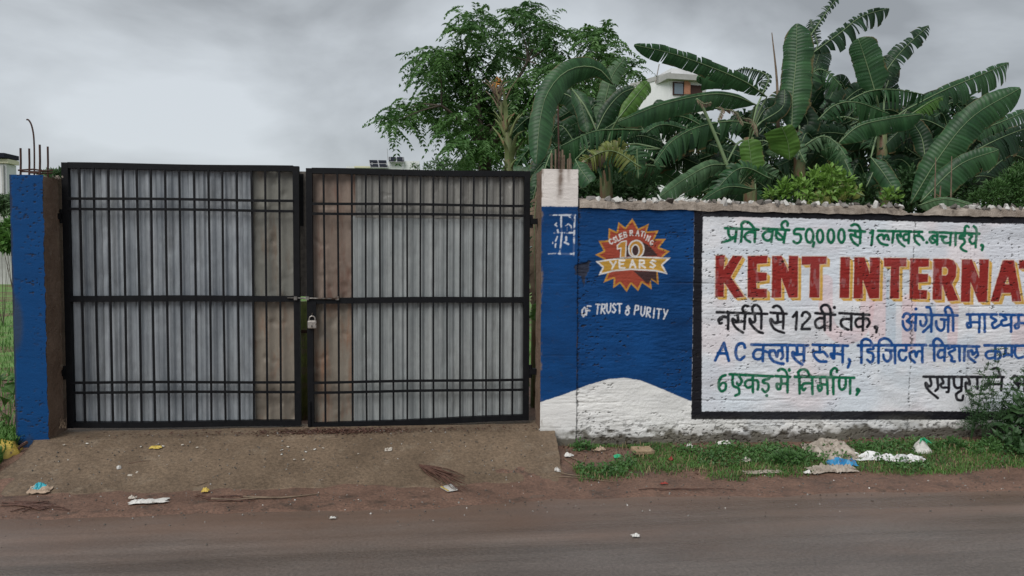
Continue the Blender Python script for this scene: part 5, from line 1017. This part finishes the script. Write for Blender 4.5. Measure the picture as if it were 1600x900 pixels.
for i, (P, mt_, y_) in enumerate((([(842, 300), (836, 330), (835, 400), (838, 470)], 'dry', .9), ([(846, 320), (842, 380), (838, 440), (834, 478)], 'dry', .95), ([(838, 290), (830, 330), (833, 380)], 'leafD', 1.2), ([(845, 330), (836, 360), (828, 420)], 'leafD', 1.35), ([(840, 350), (846, 380), (842, 440)], 'leafD', 1.4), ([(842, 320), (828, 300), (815, 330), (812, 380)], 'leafD', 1.5), ([(848, 470), (840, 482), (834, 500)], 'leafL', .8))):
    banana_leaf(dp, P, y_, y_, 9, 9, mt_, tear=.4, seed=400+i, rib=.7)
bk = thing('dry_stalks', np.array((at(870, 300, .6)[0], .6, .15)), 'clump of dry brown stalks sticking up behind the whitewashed pillar head', 'dry plant')
for i in range(11):
    px = 862+i*3.2+rg.uniform(-1, 1); tp = rg.uniform(228, 250); a = at(px, 275, .6+rg.uniform(-.15, .15)); b = at(px+rg.uniform(-4, 4), tp, .6); a[2] = 0.2
    MB().tube([a, (a+b)/2, b], [.017, .014, .008], 5).build('stalk', M['dry'], bk)
rr_ = thing('rusty_rod', np.array((at(872, 300, .5)[0], .5, .15)), 'tall thin rust brown rod rising behind the whitewashed pillar head', 'rod')
MB().tube([(at(873, 290, .5)[0], .5, .15), at(873, 230, .5), at(872, 166, .5)], .0072, 7).build('rod', M['rust'], rr_)
for px, t0 in ((1487, 244), (1462, 246), (1470, 290)):
    a = at(px-3, 316, .9); a[2] = .15; b = at(px, t0, .9); r0_ = thing('dry_cane', a, {1487: 'dry brown cane standing in front of the broad diagonal banana leaf', 1462: 'brown twig cane crossing the diagonal banana leaf', 1470: 'short brown cane stub at the coping gap'}[px], 'cane'); MB().tube([a, at(px-1, 300, .9), b], [.008, .007, .004], 6).build('cane', M['dry'], r0_)

# ================================================================== GRASS AND WEEDS
def blades(name, pts, h, w, mat, seed=0, lean=0.5):
    rg_ = np.random.default_rng(seed); n = len(pts); an = rg_.uniform(0, 2*math.pi, n); d = np.stack([np.cos(an), np.sin(an), np.zeros(n)], 1); s = np.stack([-np.sin(an), np.cos(an), np.zeros(n)], 1)
    hh_ = (h*rg_.uniform(.5, 1.3, n))[:, None]; ww = (w*rg_.uniform(.7, 1.2, n))[:, None]; ln = (rg_.uniform(.1, 1.0, n)*lean)[:, None]; upv = np.array((0, 0, 1.0))
    b0 = pts-s*ww; b1 = pts+s*ww; m = pts+upv*hh_*.6+d*ln*hh_*.35; t = pts+upv*hh_*(1-.35*ln)+d*ln*hh_
    V = np.stack([b0, b1, m-s*ww*.8, m+s*ww*.8, t], 1).reshape(-1, 3); i = np.arange(n)*5
    me_f = [tuple(q) for q in np.stack([i, i+1, i+3, i+2], 1).tolist()]+[tuple(q) for q in np.stack([i+2, i+3, i+4], 1).tolist()]
    return obj(name, V, me_f, M[mat], None)
rng = np.random.default_rng(5)
def verge_pts(n, x0, x1, y0, y1, dens):
    x = rng.uniform(x0, x1, n); y = rng.uniform(y0, y1, n); k = dens(x, y) > rng.random(n); x, y = x[k], y[k]; return np.stack([x, y, np.maximum(0.0, ground_z(x, y))], 1)
dn = lambda x, y: sstep(0.40, 0.56, fbm(x*1.7+3, y*3.2+5, 2, 3)+0.10*sstep(-.7, -.55, y)*sstep(-.25, -.4, y)-0.22*sstep(-.36, -.08, y))*sstep(-.80+0.06*np.sin(x*5), -.70+0.06*np.sin(x*5), y)
tag(blades('verge_grass', verge_pts(36000, 0.98, 6.0, -.82, -.02, dn), 0.032, 0.0026, 'grass', 1, 1.5), 'short green grass along the foot of the painted wall', 'grass', kind='stuff')
p = verge_pts(2600, 0.98, 6.0, -.78, -.02, lambda x, y: .2+.8*dn(x, y)); tag(blades('straw', p, 0.05, 0.0022, 'straw', 4, 1.3), 'dry straw and dead stalks in the verge', 'straw', kind='stuff')
dn2 = lambda x, y: dn(x, y)*sstep(0.5, 0.6, fbm(x*2.4+30, y*4+9, 4, 3))
p = verge_pts(14000, 1.0, 6.0, -.78, -.05, dn2); n = len(p); p = p+np.array((0, 0, 1))*rng.uniform(.01, .05, (n, 1))
V, Fc = leaves_mesh(p, rdir(n, rng, .25), unit(rng.normal(size=(n, 3))*.4+np.array((0, -.3, 1))), rng.uniform(.018, .04, n), rng.uniform(.012, .024, n)); tag(obj('ground_cover', V, Fc, M['weed'], None), 'low leafy ground cover mixed into the verge grass', 'ground cover', kind='stuff')
pts_ = np.concatenate([verge_pts(26000, -12, -2.95, 0.35, 16, lambda x, y: 0.3+0.7*sstep(14, 1, y)), verge_pts(6000, -3.6, -2.98, -.62, .3, lambda x, y: 1+0*x), verge_pts(9000, -2.0, 2.2, 0.7, 7, lambda x, y: sstep(.45, .55, fbm(x*2, y*1.3, 6)))]); pts_[:, 2] = np.where(pts_[:, 1] > .3, .15, pts_[:, 2])
tag(blades('field_grass', pts_, 0.12, 0.006, 'grass', 2, 0.9), 'rank green grass in the field behind the gate and pillar', 'grass', kind='stuff')
n = 2600; p = verge_pts(n, 0.97, 5.8, -.74, -.01, lambda x, y: .25+.75*sstep(-.45, -.2, y)); n = len(p); p[:, 2] += .006; V, Fc = leaves_mesh(p, unit(rng.normal(size=(n, 3))*np.array((1, 1, .35))), unit(rng.normal(size=(n, 3))*.5+np.array((0, 0, 1))), rng.uniform(.012, .045, n), rng.uniform(.006, .018, n))
M['deadleaf'] = pmat('dead brown leaves', (0.055, 0.032, 0.022), (0.15, 0.09, 0.06), 14, 0.8, c3=(0.36, 0.29, 0.22), s3=22, f3=(0.64, 0.7)); tag(obj('dead_leaves', V, Fc, M['deadleaf'], None), 'brown dead leaves and scraps strewn along the wall foot', 'leaf litter', kind='stuff')
# wet leaf litter swept against the foot of the gate
n = 1500; lx_ = np.where(rng.random(n) < .7, rng.normal(-.75, .28, n), rng.normal(-.6, .9, n)); ly_ = rng.normal(.06, .05, n); k = (lx_ > -2.7) & (lx_ < .8) & (ly_ < .22) & (ly_ > -.05); lx_, ly_ = lx_[k], ly_[k]; n = len(lx_)
p = np.stack([lx_, ly_, ramp_z(lx_, ly_)+.014], 1); V, Fc = leaves_mesh(p, unit(rng.normal(size=(n, 3))*np.array((1, 1, .15))), unit(rng.normal(size=(n, 3))*.3+np.array((0, 0, 1))), rng.uniform(.012, .035, n), rng.uniform(.006, .016, n))
M['leaflit'] = pmat('wet fallen leaves', (0.05, 0.022, 0.016), (0.12, 0.06, 0.042), 20, 0.6, c3=(0.25, 0.19, 0.14), s3=40, f3=(0.62, 0.68))
tag(obj('leaf_litter', V, Fc, M['leaflit'], None), 'dark red leaf litter swept along the foot of the gate', 'leaf litter', kind='stuff')
n = 900; gx = rng.uniform(-3, 5.5, n); gy = -1.0+rng.normal(0, .22, n); k = gy > -2.4; gx, gy = gx[k], gy[k]; n = len(gx); q = np.stack([gx, gy, np.array([surf_z(a_, b_) for a_, b_ in zip(gx, gy)])+.002], 1)
n2_ = 420; q2 = np.stack([rng.uniform(-2.7, .85, n2_), rng.uniform(-.66, .05, n2_), np.zeros(n2_)], 1); q2[:, 2] = [surf_z(a_, b_)+.006 for a_, b_ in q2[:, :2]]
q3 = np.stack([rng.uniform(1.0, 5.5, 500), rng.uniform(-.8, -.05, 500), np.zeros(500)], 1); q3[:, 2] = np.maximum(0, ground_z(q3[:, 0], q3[:, 1]))+.004
gm = {'stoneB': MB(), 'stoneC': MB(), 'stoneA': MB()}
for P in np.concatenate([q, q2, q3]):
    s = random.choice([.005, .006, .008, .011]); sm = random.choice(shards[:6]); gm[random.choice(['stoneC', 'stoneC', 'stoneB', 'stoneC', 'stoneA' if random.random() < .25 else 'stoneC'])].add([np.array(v.co)*s*1.5+P for v in sm.vertices], [tuple(f_.vertices) for f_ in sm.polygons])
for kk_, lab in (('stoneC', 'dark grit scattered over ramp and road edge'), ('stoneB', 'grey grit scattered over ramp and road edge'), ('stoneA', 'pale chips scattered over ramp and road edge')): tag(gm[kk_].build('grit', M[kk_]), lab, 'grit', kind='stuff')

def wispy(label, px, py, Y, tops, seed, mat='weedD', group=None):
    rg_ = np.random.default_rng(seed); b = at(px, py, Y); b[2] = max(0.03, surf_z(b[0], min(b[1], -.02)))
    root = thing('wispy_weed', b, label, 'weed', group); st = MB(); Ps, Ds, Ns, Ls, Ws = [], [], [], [], []
    for (tx, ty) in tops:
        t_ = at(tx, ty, Y+rg_.uniform(-.08, .04)); ax = curve([b, (b+t_)/2+rg_.normal(size=3)*.02, t_], 16); st.tube(ax, [.0042-.0002*i for i in range(17)], 5)
        for i in range(4, 17):
            for _ in range(2):
                an = rg_.uniform(0, 6.28); o_ = unit(np.array((math.cos(an), 0.55*math.sin(an)-.1, rg_.uniform(.1, .7)))); L = rg_.uniform(.06, .16)*(1.15-i/22); q = [ax[i]+o_*L*s+np.array((0, 0, -.35*L*s*s)) for s in np.linspace(.1, 1, 9)]
                st.tube([ax[i], q[4], q[-1]], [.0022, .0016, .001], 3, caps=False)
                for p in q:
                    for _k in range(2): Ps.append(p); Ds.append(unit(o_*.5+rg_.normal(size=3)*.7)); Ns.append(unit(rg_.normal(size=3)+np.array((0, -.6, .6)))); Ls.append(rg_.uniform(.014, .03)); Ws.append(rg_.uniform(.004, .008))
    st.build('stems', M['weedD'], root); V, Fc = leaves_mesh(np.array(Ps), np.array(Ds), np.array(Ns), Ls, Ws); obj('foliage', V, Fc, M[mat], root)
wispy('wispy feathery weed in front of the black words on the wall', 1516, 700, -.14, [(1532, 605), (1540, 570), (1512, 610)], 1)
wispy('tallest feathery weed, its tip over the blue lettering', 1534, 700, -.16, [(1563, 545), (1552, 590), (1575, 610)], 2)
wispy('feathery weed beside the black painted corner word, leaning outward', 1560, 705, -.16, [(1590, 590), (1606, 575), (1570, 640)], 3)
bushy('weed_bush', 'dark broad leaved weed bush crowding the verge under the wall sign', 'weed', 1590, 745, -.30, [(1590, 660, 26), (1612, 640, 26), (1575, 700, 28), (1600, 715, 30), (1625, 690, 34), (1560, 725, 20)], 'weedD', 900, .085, .042, rngseed=31, z0=.05, stem_mat='stem')
bushy('weed_bush', 'fresh green weed clump between the plastic bag and weed bush', 'weed', 1500, 742, -.34, [(1470, 712, 16), (1490, 700, 18), (1515, 712, 20), (1535, 722, 18), (1500, 728, 18), (1462, 730, 12), (1545, 700, 16)], 'weed', 1500, .042, .02, rngseed=32, z0=.05, stem_mat='stem')
bushy('weed_bush', 'leafy green weed clump beside the beige sack', 'weed', 1240, 742, -.5, [(1215, 722, 12), (1232, 716, 13), (1250, 722, 12), (1200, 730, 9), (1262, 730, 8)], 'weed', 620, .042, .018, rngseed=33, z0=.04, stem_mat='stem')
bushy('weed_bush', 'small weed tuft near the foot of the ramp corner', 'weed', 910, 705, -.12, [(905, 697, 8), (916, 700, 8), (925, 704, 7)], 'weed', 160, .04, .02, rngseed=34, z0=.05, stem_mat='stem')
tw = thing('weed_sprig', at(97, 668, .05), 'dry grass sprig at the foot of the plain blue pillar', 'weed')
for i in range(9):
    a = at(97+rg.uniform(-4, 6), 669, .03); b = at(97+rg.uniform(-9, 12), rg.uniform(648, 662), .0); MB().tube([a, (a*.5+b*.5)+np.array((0, 0, .02)), b], [.0022, .0018, .0008], 4).build('blade', M['dry'], tw)

# ================================================================== LITTER
def crumple(name, label, cat, px, py, w, d, h, mat, seed, yaw=0.0, n=12, group=None, sharp=1.0, spots=None):
    c = on_ground(px, py); nx_, ny_ = n, max(4, int(n*d/w)+2); V = []; ca, sa = math.cos(yaw), math.sin(yaw)
    for i in range(nx_+1):
        for j in range(ny_+1):
            u, v = i/nx_-.5, j/ny_-.5; ed = 1+.35*(mnoise.noise(Vector((u*4+seed, v*4, seed*1.7)))); fall = max(0.0, 1-(2*max(abs(u), abs(v)))**3)
            sx_ = max(1.0, w/d); f_ = abs(mnoise.noise(Vector((u*2.6*sharp*min(sx_, 3)+seed*3, v*2.6*sharp, .5))))+.35*abs(mnoise.noise(Vector((u*6*sharp*min(sx_, 3)+seed, v*6*sharp, 2.5))))
            x, y = u*w*ed, v*d*ed; X_, Y_ = c[0]+x*ca-y*sa, c[1]+x*sa+y*ca
            V.append((X_, Y_, surf_z(X_, Y_)+.010+h*(0.25*fall+1.25*f_*(0.35+.65*fall))))
    Fc = [(i*(ny_+1)+j, (i+1)*(ny_+1)+j, (i+1)*(ny_+1)+j+1, i*(ny_+1)+j+1) for i in range(nx_) for j in range(ny_)]
    o = obj(name, np.array(V), Fc, M[mat], None); m_ = o.modifiers.new('thick', 'SOLIDIFY'); m_.thickness = .002; tag(o, label, cat, group); return o
for k_, a_, b_, r_ in (('plasticW', (.46, .45, .42), (.70, .69, .66), .5), ('paperW', (.36, .32, .27), (.56, .52, .46), .7), ('sack', (.22, .18, .145), (.44, .39, .335), .85), ('cyan', (.02, .28, .36), (.06, .42, .5), .4), ('blueP', (.01, .13, .33), (.04, .28, .5), .35), ('yellowP', (.46, .32, .05), (.66, .50, .12), .5), ('greenP', (.01, .28, .12), (.05, .4, .2), .4), ('redP', (.20, .025, .018), (.30, .045, .03), .5), ('cloth', (.56, .56, .56), (.80, .80, .80), .8), ('slab', (.25, .17, .10), (.38, .28, .18), .8), ('tanP', (.33, .24, .17), (.45, .34, .25), .7)):
    M[k_] = pmat('litter '+k_, a_, b_, 14, r_, bump=.25, bscale=60, c3=(.13, .09, .065), s3=22, f3=(.56, .68), detail=6)
crumple('crumpled_wrapper', 'torn turquoise wrapper with tan lining at the corner of the ramp', 'litter', 62, 769, .13, .09, .03, 'tanP', 1); crumple('wrapper_scrap', 'turquoise foil strip lying on the tan wrapper', 'litter', 61, 767, .085, .055, .045, 'cyan', 2, .5)
crumple('flat_packet', 'flattened white plastic packet in the mud below the ramp', 'litter', 232, 786, .22, .075, .018, 'plasticW', 3, .12); crumple('paper_scrap', 'small pinkish scrap beside the flattened white packet', 'litter', 207, 781, .045, .035, .02, 'paperW', 4)
crumple('yellow_scrap', 'yellow peel scrap lying high on the ramp', 'litter', 243, 701, .075, .035, .008, 'yellowP', 5); crumple('yellow_scrap', 'small yellow wrapper among twigs below the ramp', 'litter', 321, 770, .045, .04, .022, 'yellowP', 6)
crumple('white_chip', 'lone white chip lying out on the asphalt', 'litter', 993, 840, .045, .03, .016, 'plasticW', 8); crumple('white_chip', 'folded white scrap on the middle of the ramp', 'litter', 607, 705, .05, .035, .016, 'paperW', 9)
crumple('white_chip', 'tiny white scrap on the road below the ramp', 'litter', 520, 812, .035, .02, .01, 'plasticW', 10); crumple('white_chip', 'tiny pale scrap beside the grey pebble on the ramp', 'litter', 203, 745, .03, .018, .008, 'paperW', 11)
rg = random.Random(9)
for i, (px, py) in enumerate([(100, 697), (136, 695), (220, 700), (255, 699), (308, 701), (285, 697), (450, 700), (478, 708), (492, 704), (505, 702), (440, 712), (460, 720), (474, 720), (560, 711), (214, 740), (440, 705)]):
    crumple('paper_fleck', 'tiny whitish paper fleck scattered on the ramp', 'litter', px, py, rg.uniform(.012, .022), rg.uniform(.008, .013), .003, rg.choice(['paperW', 'plasticW', 'paperW']), 20+i, rg.uniform(0, 3), n=4, group='paper flecks on the ramp')
cb = on_ground(703, 766); cd_ = thing('printed_card', cb, 'small white card with yellow edge at the tip of the dead frond', 'card')
q = [on_ground(688, 764), on_ground(700, 771), on_ground(717, 768), on_ground(706, 758.5)]; q = [p+np.array((0, 0, .014)) for p in q]
obj('card', np.array(q+[p-np.array((0, 0, .004)) for p in q]), [(0, 1, 2, 3), (7, 6, 5, 4), (0, 4, 5, 1), (1, 5, 6, 2), (2, 6, 7, 3), (3, 7, 4, 0)], M['plasticW'], cd_)
e0, e1 = q[0], q[1]; iv = (q[3]-q[0])*.12; pr = np.array((0, 0, .003)); obj('yellow_edge', np.array([e0+pr, e1+pr, e1+(q[2]-q[1])*.12+pr, e0+iv+pr, e0+pr*.3, e1+pr*.3, e1+(q[2]-q[1])*.12+pr*.3, e0+iv+pr*.3]), [(0, 1, 2, 3), (0, 4, 5, 1), (2, 6, 7, 3)], M['yellowP'], cd_)
c0_ = [q[0]*.45+q[2]*.55, q[1]*.35+q[2]*.65, q[2]*.85+q[0]*.15, q[3]*.4+q[2]*.6]; obj('grey_print', np.array([p+pr for p in c0_]), [(0, 1, 2, 3)], M['stoneB'], cd_)
def sticks(name, label, cat, lst, mat, r=.005):
    allp = [on_ground(*p) for P in lst for p in P]; root = thing(name, allp[0], label, cat)
    for P in lst:
        pts_ = [on_ground(*p)+np.array((0, 0, r+.004)) for p in P]; m_ = curve(pts_, 8) if len(pts_) > 2 else pts_; MB().tube(m_, [r*(1-.5*i/(len(m_)-1)) for i in range(len(m_))], 5).build('twig', M[mat], root, True)
fr_ = on_ground(690, 752); frn = thing('dead_frond', fr_, 'dark dead palm frond lying across the foot of the ramp', 'dead frond')
rg = random.Random(5); tipP = on_ground(655, 731)+np.array((0, 0, .02))
for i in range(22):
    e_ = on_ground(690+rg.uniform(-6, 40), 752+rg.uniform(-4, 22))+np.array((0, 0, .012+rg.uniform(0, .02))); m_ = (tipP+e_)/2+np.array((rg.uniform(-.03, .03), rg.uniform(-.02, .02), .012)); MB().tube(curve([tipP, m_, e_], 4), [.006, .005, .004, .003, .002], 4).build('strand', M['leaflit'], frn)
sticks('dry_branch', 'long bleached stick lying in the mud below the ramp', 'stick', [[(380, 779), (440, 780), (500, 774)], [(330, 782), (370, 783), (420, 779)]], 'dry', .007)
sticks('twig_heap', 'tangle of reddish brown twigs round the small yellow wrapper', 'twigs', [[(322+rg.uniform(-20, 40), 775+rg.uniform(-4, 9)), (350+rg.uniform(-30, 40), 781+rg.uniform(-6, 5)), (370+rg.uniform(-20, 30), 778+rg.uniform(-4, 7))] for _ in range(16)], 'leaflit', .0032)
sticks('dry_twig', 'thin pale twig just above the small yellow wrapper', 'stick', [[(298, 761), (312, 759), (325, 754)], [(292, 745), (305, 751), (313, 753)]], 'dry', .003); sticks('dry_twig', 'dark straight twig on the upper half of the ramp', 'stick', [[(201, 726), (218, 723), (236, 721)]], 'leaflit', .003)
sticks('dry_twig', 'curved twigs bunched where the ramp meets the grass', 'stick', [[(862, 746), (900, 748), (958, 755)], [(870, 740), (905, 745), (945, 742)], [(885, 712), (905, 722), (930, 730)], [(880, 718), (892, 726), (900, 732)]], 'dry', .004)
sticks('root_tangle', 'dark wet roots and rubbish at the muddy left road edge', 'roots', [[(rg.uniform(0, 60), rg.uniform(785, 802)), (rg.uniform(30, 80), rg.uniform(785, 800)), (rg.uniform(60, 110), rg.uniform(785, 800))] for _ in range(14)], 'leaflit', .0045)
sticks('wet_stick', 'thin dark stick lying along the muddy road margin', 'stick', [[(998, 766.5), (1020, 764.5), (1040, 766), (1062, 764.6), (1085, 765.8), (1118, 764.5), (1150, 767)], [(1030, 767), (1060, 766), (1100, 767.2)]], 'leaflit', .0038)
o_ = link('pebble', shards[3], on_ground(186, 734)+np.array((0, 0, .014)), (0, 0, 1), (.04, .035, .035)); tag(o_, 'grey pebble sitting alone on the ramp', 'pebble')
b_ = on_ground(27, 719); sl = thing('white_splinter', b_, 'white bone coloured splinter standing at the ramp corner by the grass', 'splinter'); p0_, p1_ = at(25, 729, b_[1]), at(30, 715, b_[1]+.05); MB().add([p0_+np.array((-.012, 0, 0)), p0_+np.array((.008, 0, 0)), p1_+np.array((.02, 0, 0)), p1_+np.array((-.02, 0, .004)), p0_+np.array((-.012, .01, 0)), p0_+np.array((.008, .01, 0)), p1_+np.array((.02, .01, 0)), p1_+np.array((-.02, .01, .004))], [(0, 1, 2, 3), (7, 6, 5, 4), (0, 4, 5, 1), (1, 5, 6, 2), (2, 6, 7, 3), (3, 7, 4, 0)]).build('splinter', M['paperW'], sl)
# yellow bag by the pillar
yb = at(6, 708, -.08); bagroot = thing('yellow_bag', (yb[0], yb[1], .07), 'crumpled yellow sack slumped beside the plain blue pillar', 'bag')
V = []; nu, nv = 20, 10
for i in range(nv+1):
    t = i/nv; r_ = (.15*(1-.45*t**2))*(1 if t < 1 else .5)
    for j in range(nu): an = 2*math.pi*j/nu; f_ = 1+.22*mnoise.noise(Vector((math.cos(an)*2.4, math.sin(an)*2.4, t*2))) ; V.append((yb[0]-.02+r_*f_*math.cos(an), yb[1]+.7*r_*f_*math.sin(an), .06+.15*t+.015*mnoise.noise(Vector((j*.7, t*3, 1)))))
Fc = [(i*nu+j, i*nu+(j+1) % nu, (i+1)*nu+(j+1) % nu, (i+1)*nu+j) for i in range(nv) for j in range(nu)]+[tuple(nv*nu+j for j in range(nu))]
obj('sack', np.array(V), Fc, M['yellowP'], bagroot, True)
MB().tube([at(24, 706, -.1), at(34, 696, -.1), at(42, 691, -.06)], .012, 6).build('drawstring', M['leaflit'], bagroot)
# verge litter
o_ = on_ground(1004, 710); bs = bevel_box('stone_slab', .155, .10, .035, .008, M['slab'], (o_[0], o_[1], o_[2]+.03), None, 2); bs.rotation_euler = (.12, .05, .2); tag(bs, 'flat brown stone slab lying in the verge grass', 'stone')
crumple('plastic_scrap', 'bright green plastic scrap in the grass beside the stone slab', 'litter', 965, 716, .06, .04, .025, 'greenP', 41, n=6)
crumple('plastic_scrap', 'white plastic cup scrap on the leaf strewn verge', 'litter', 1078, 702, .055, .05, .04, 'plasticW', 42, n=6); crumple('plastic_scrap', 'white torn plastic near the wall foot under the sign', 'litter', 1132, 695, .11, .06, .03, 'plasticW', 43, n=8)
crumple('plastic_scrap', 'crumpled cream scrap among the grass by the weed clump', 'litter', 1166, 722, .06, .05, .035, 'paperW', 44, n=7); crumple('red_scrap', 'small red wrapper lying on the mud margin', 'litter', 1037, 758, .045, .025, .015, 'redP', 45, n=5); crumple('red_scrap', 'red wrapper tucked in the verge grass', 'litter', 1048, 721, .03, .03, .03, 'redP', 46, n=5)
crumple('plastic_scrap', 'white plastic tube scrap in the dead leaves by the ramp corner', 'litter', 889, 715, .07, .03, .03, 'plasticW', 47, .1, n=6); crumple('plastic_scrap', 'white plastic lump below the tube scrap at the ramp corner', 'litter', 871, 738, .04, .035, .03, 'plasticW', 48, n=5); crumple('plastic_scrap', 'pale curled strip lying in the grass near the ramp', 'litter', 937, 706, .10, .025, .03, 'tanP', 49, .2, n=7)
crumple('plastic_scrap', 'tiny blue white sachet in front of the beige sack', 'litter', 1261, 741, .05, .03, .02, 'plasticW', 50, n=5)
crumple('dirty_sack', 'large crumpled beige sack sprawled across the verge', 'sack', 1300, 708, .34, .36, .06, 'sack', 51, .1, n=60, sharp=1.7); crumple('dirty_sack', 'flattened dirty beige sack edge spilling onto the mud', 'sack', 1300, 736, .36, .10, .035, 'sack', 52, 0, n=60, sharp=1.9); crumple('dirty_sack', 'flat muddy beige sheet between grass and road', 'sack', 1190, 740, .26, .05, .012, 'sack', 56, 0, n=36, sharp=1.2)
crumple('blue_packet', 'blue snack packet lying on the beige sack', 'packet', 1316, 728, .20, .09, .05, 'blueP', 53, -.1, n=12); crumple('cream_packet', 'cream coloured scrap on the blue snack packet', 'litter', 1309, 724, .08, .05, .035, 'plasticW', 54, 0, n=7)
crumple('white_cloth', 'long twisted white cloth lying in the verge grass', 'cloth', 1388, 721, .50, .085, .045, 'cloth', 55, -.06, n=90, sharp=1.0)
# knotted plastic bag
pb = on_ground(1440, 706); pbr = thing('plastic_bag', pb, 'knotted translucent white and green plastic bag at the wall foot', 'bag'); V = []; nu, nv = 18, 9
for i in range(nv+1):
    t = i/nv; r_ = .066*(1-t**1.4)+.006
    for j in range(nu): an = 2*math.pi*j/nu; f_ = 1+.3*mnoise.noise(Vector((math.cos(an)*2.6, math.sin(an)*2.6, t*3+9))); V.append((pb[0]+r_*f_*math.cos(an)-.01*t, pb[1]+.8*r_*f_*math.sin(an), pb[2]+.0+.10*t))
Fc = [(i*nu+j, i*nu+(j+1) % nu, (i+1)*nu+(j+1) % nu, (i+1)*nu+j) for i in range(nv) for j in range(nu)]; obj('bag_body', np.array(V), Fc, M['plasticW'], pbr, True)
for dx, dz in ((-.03, .015), (.035, .005), (.01, .02)): MB().tube([pb+np.array((-.01, 0, .095)), pb+np.array((dx*.6, -.02, .09+dz)), pb+np.array((dx*1.5, -.04, .075))], [.006, .008, .003], 5).build('knot_tail', M['greenP'], pbr)
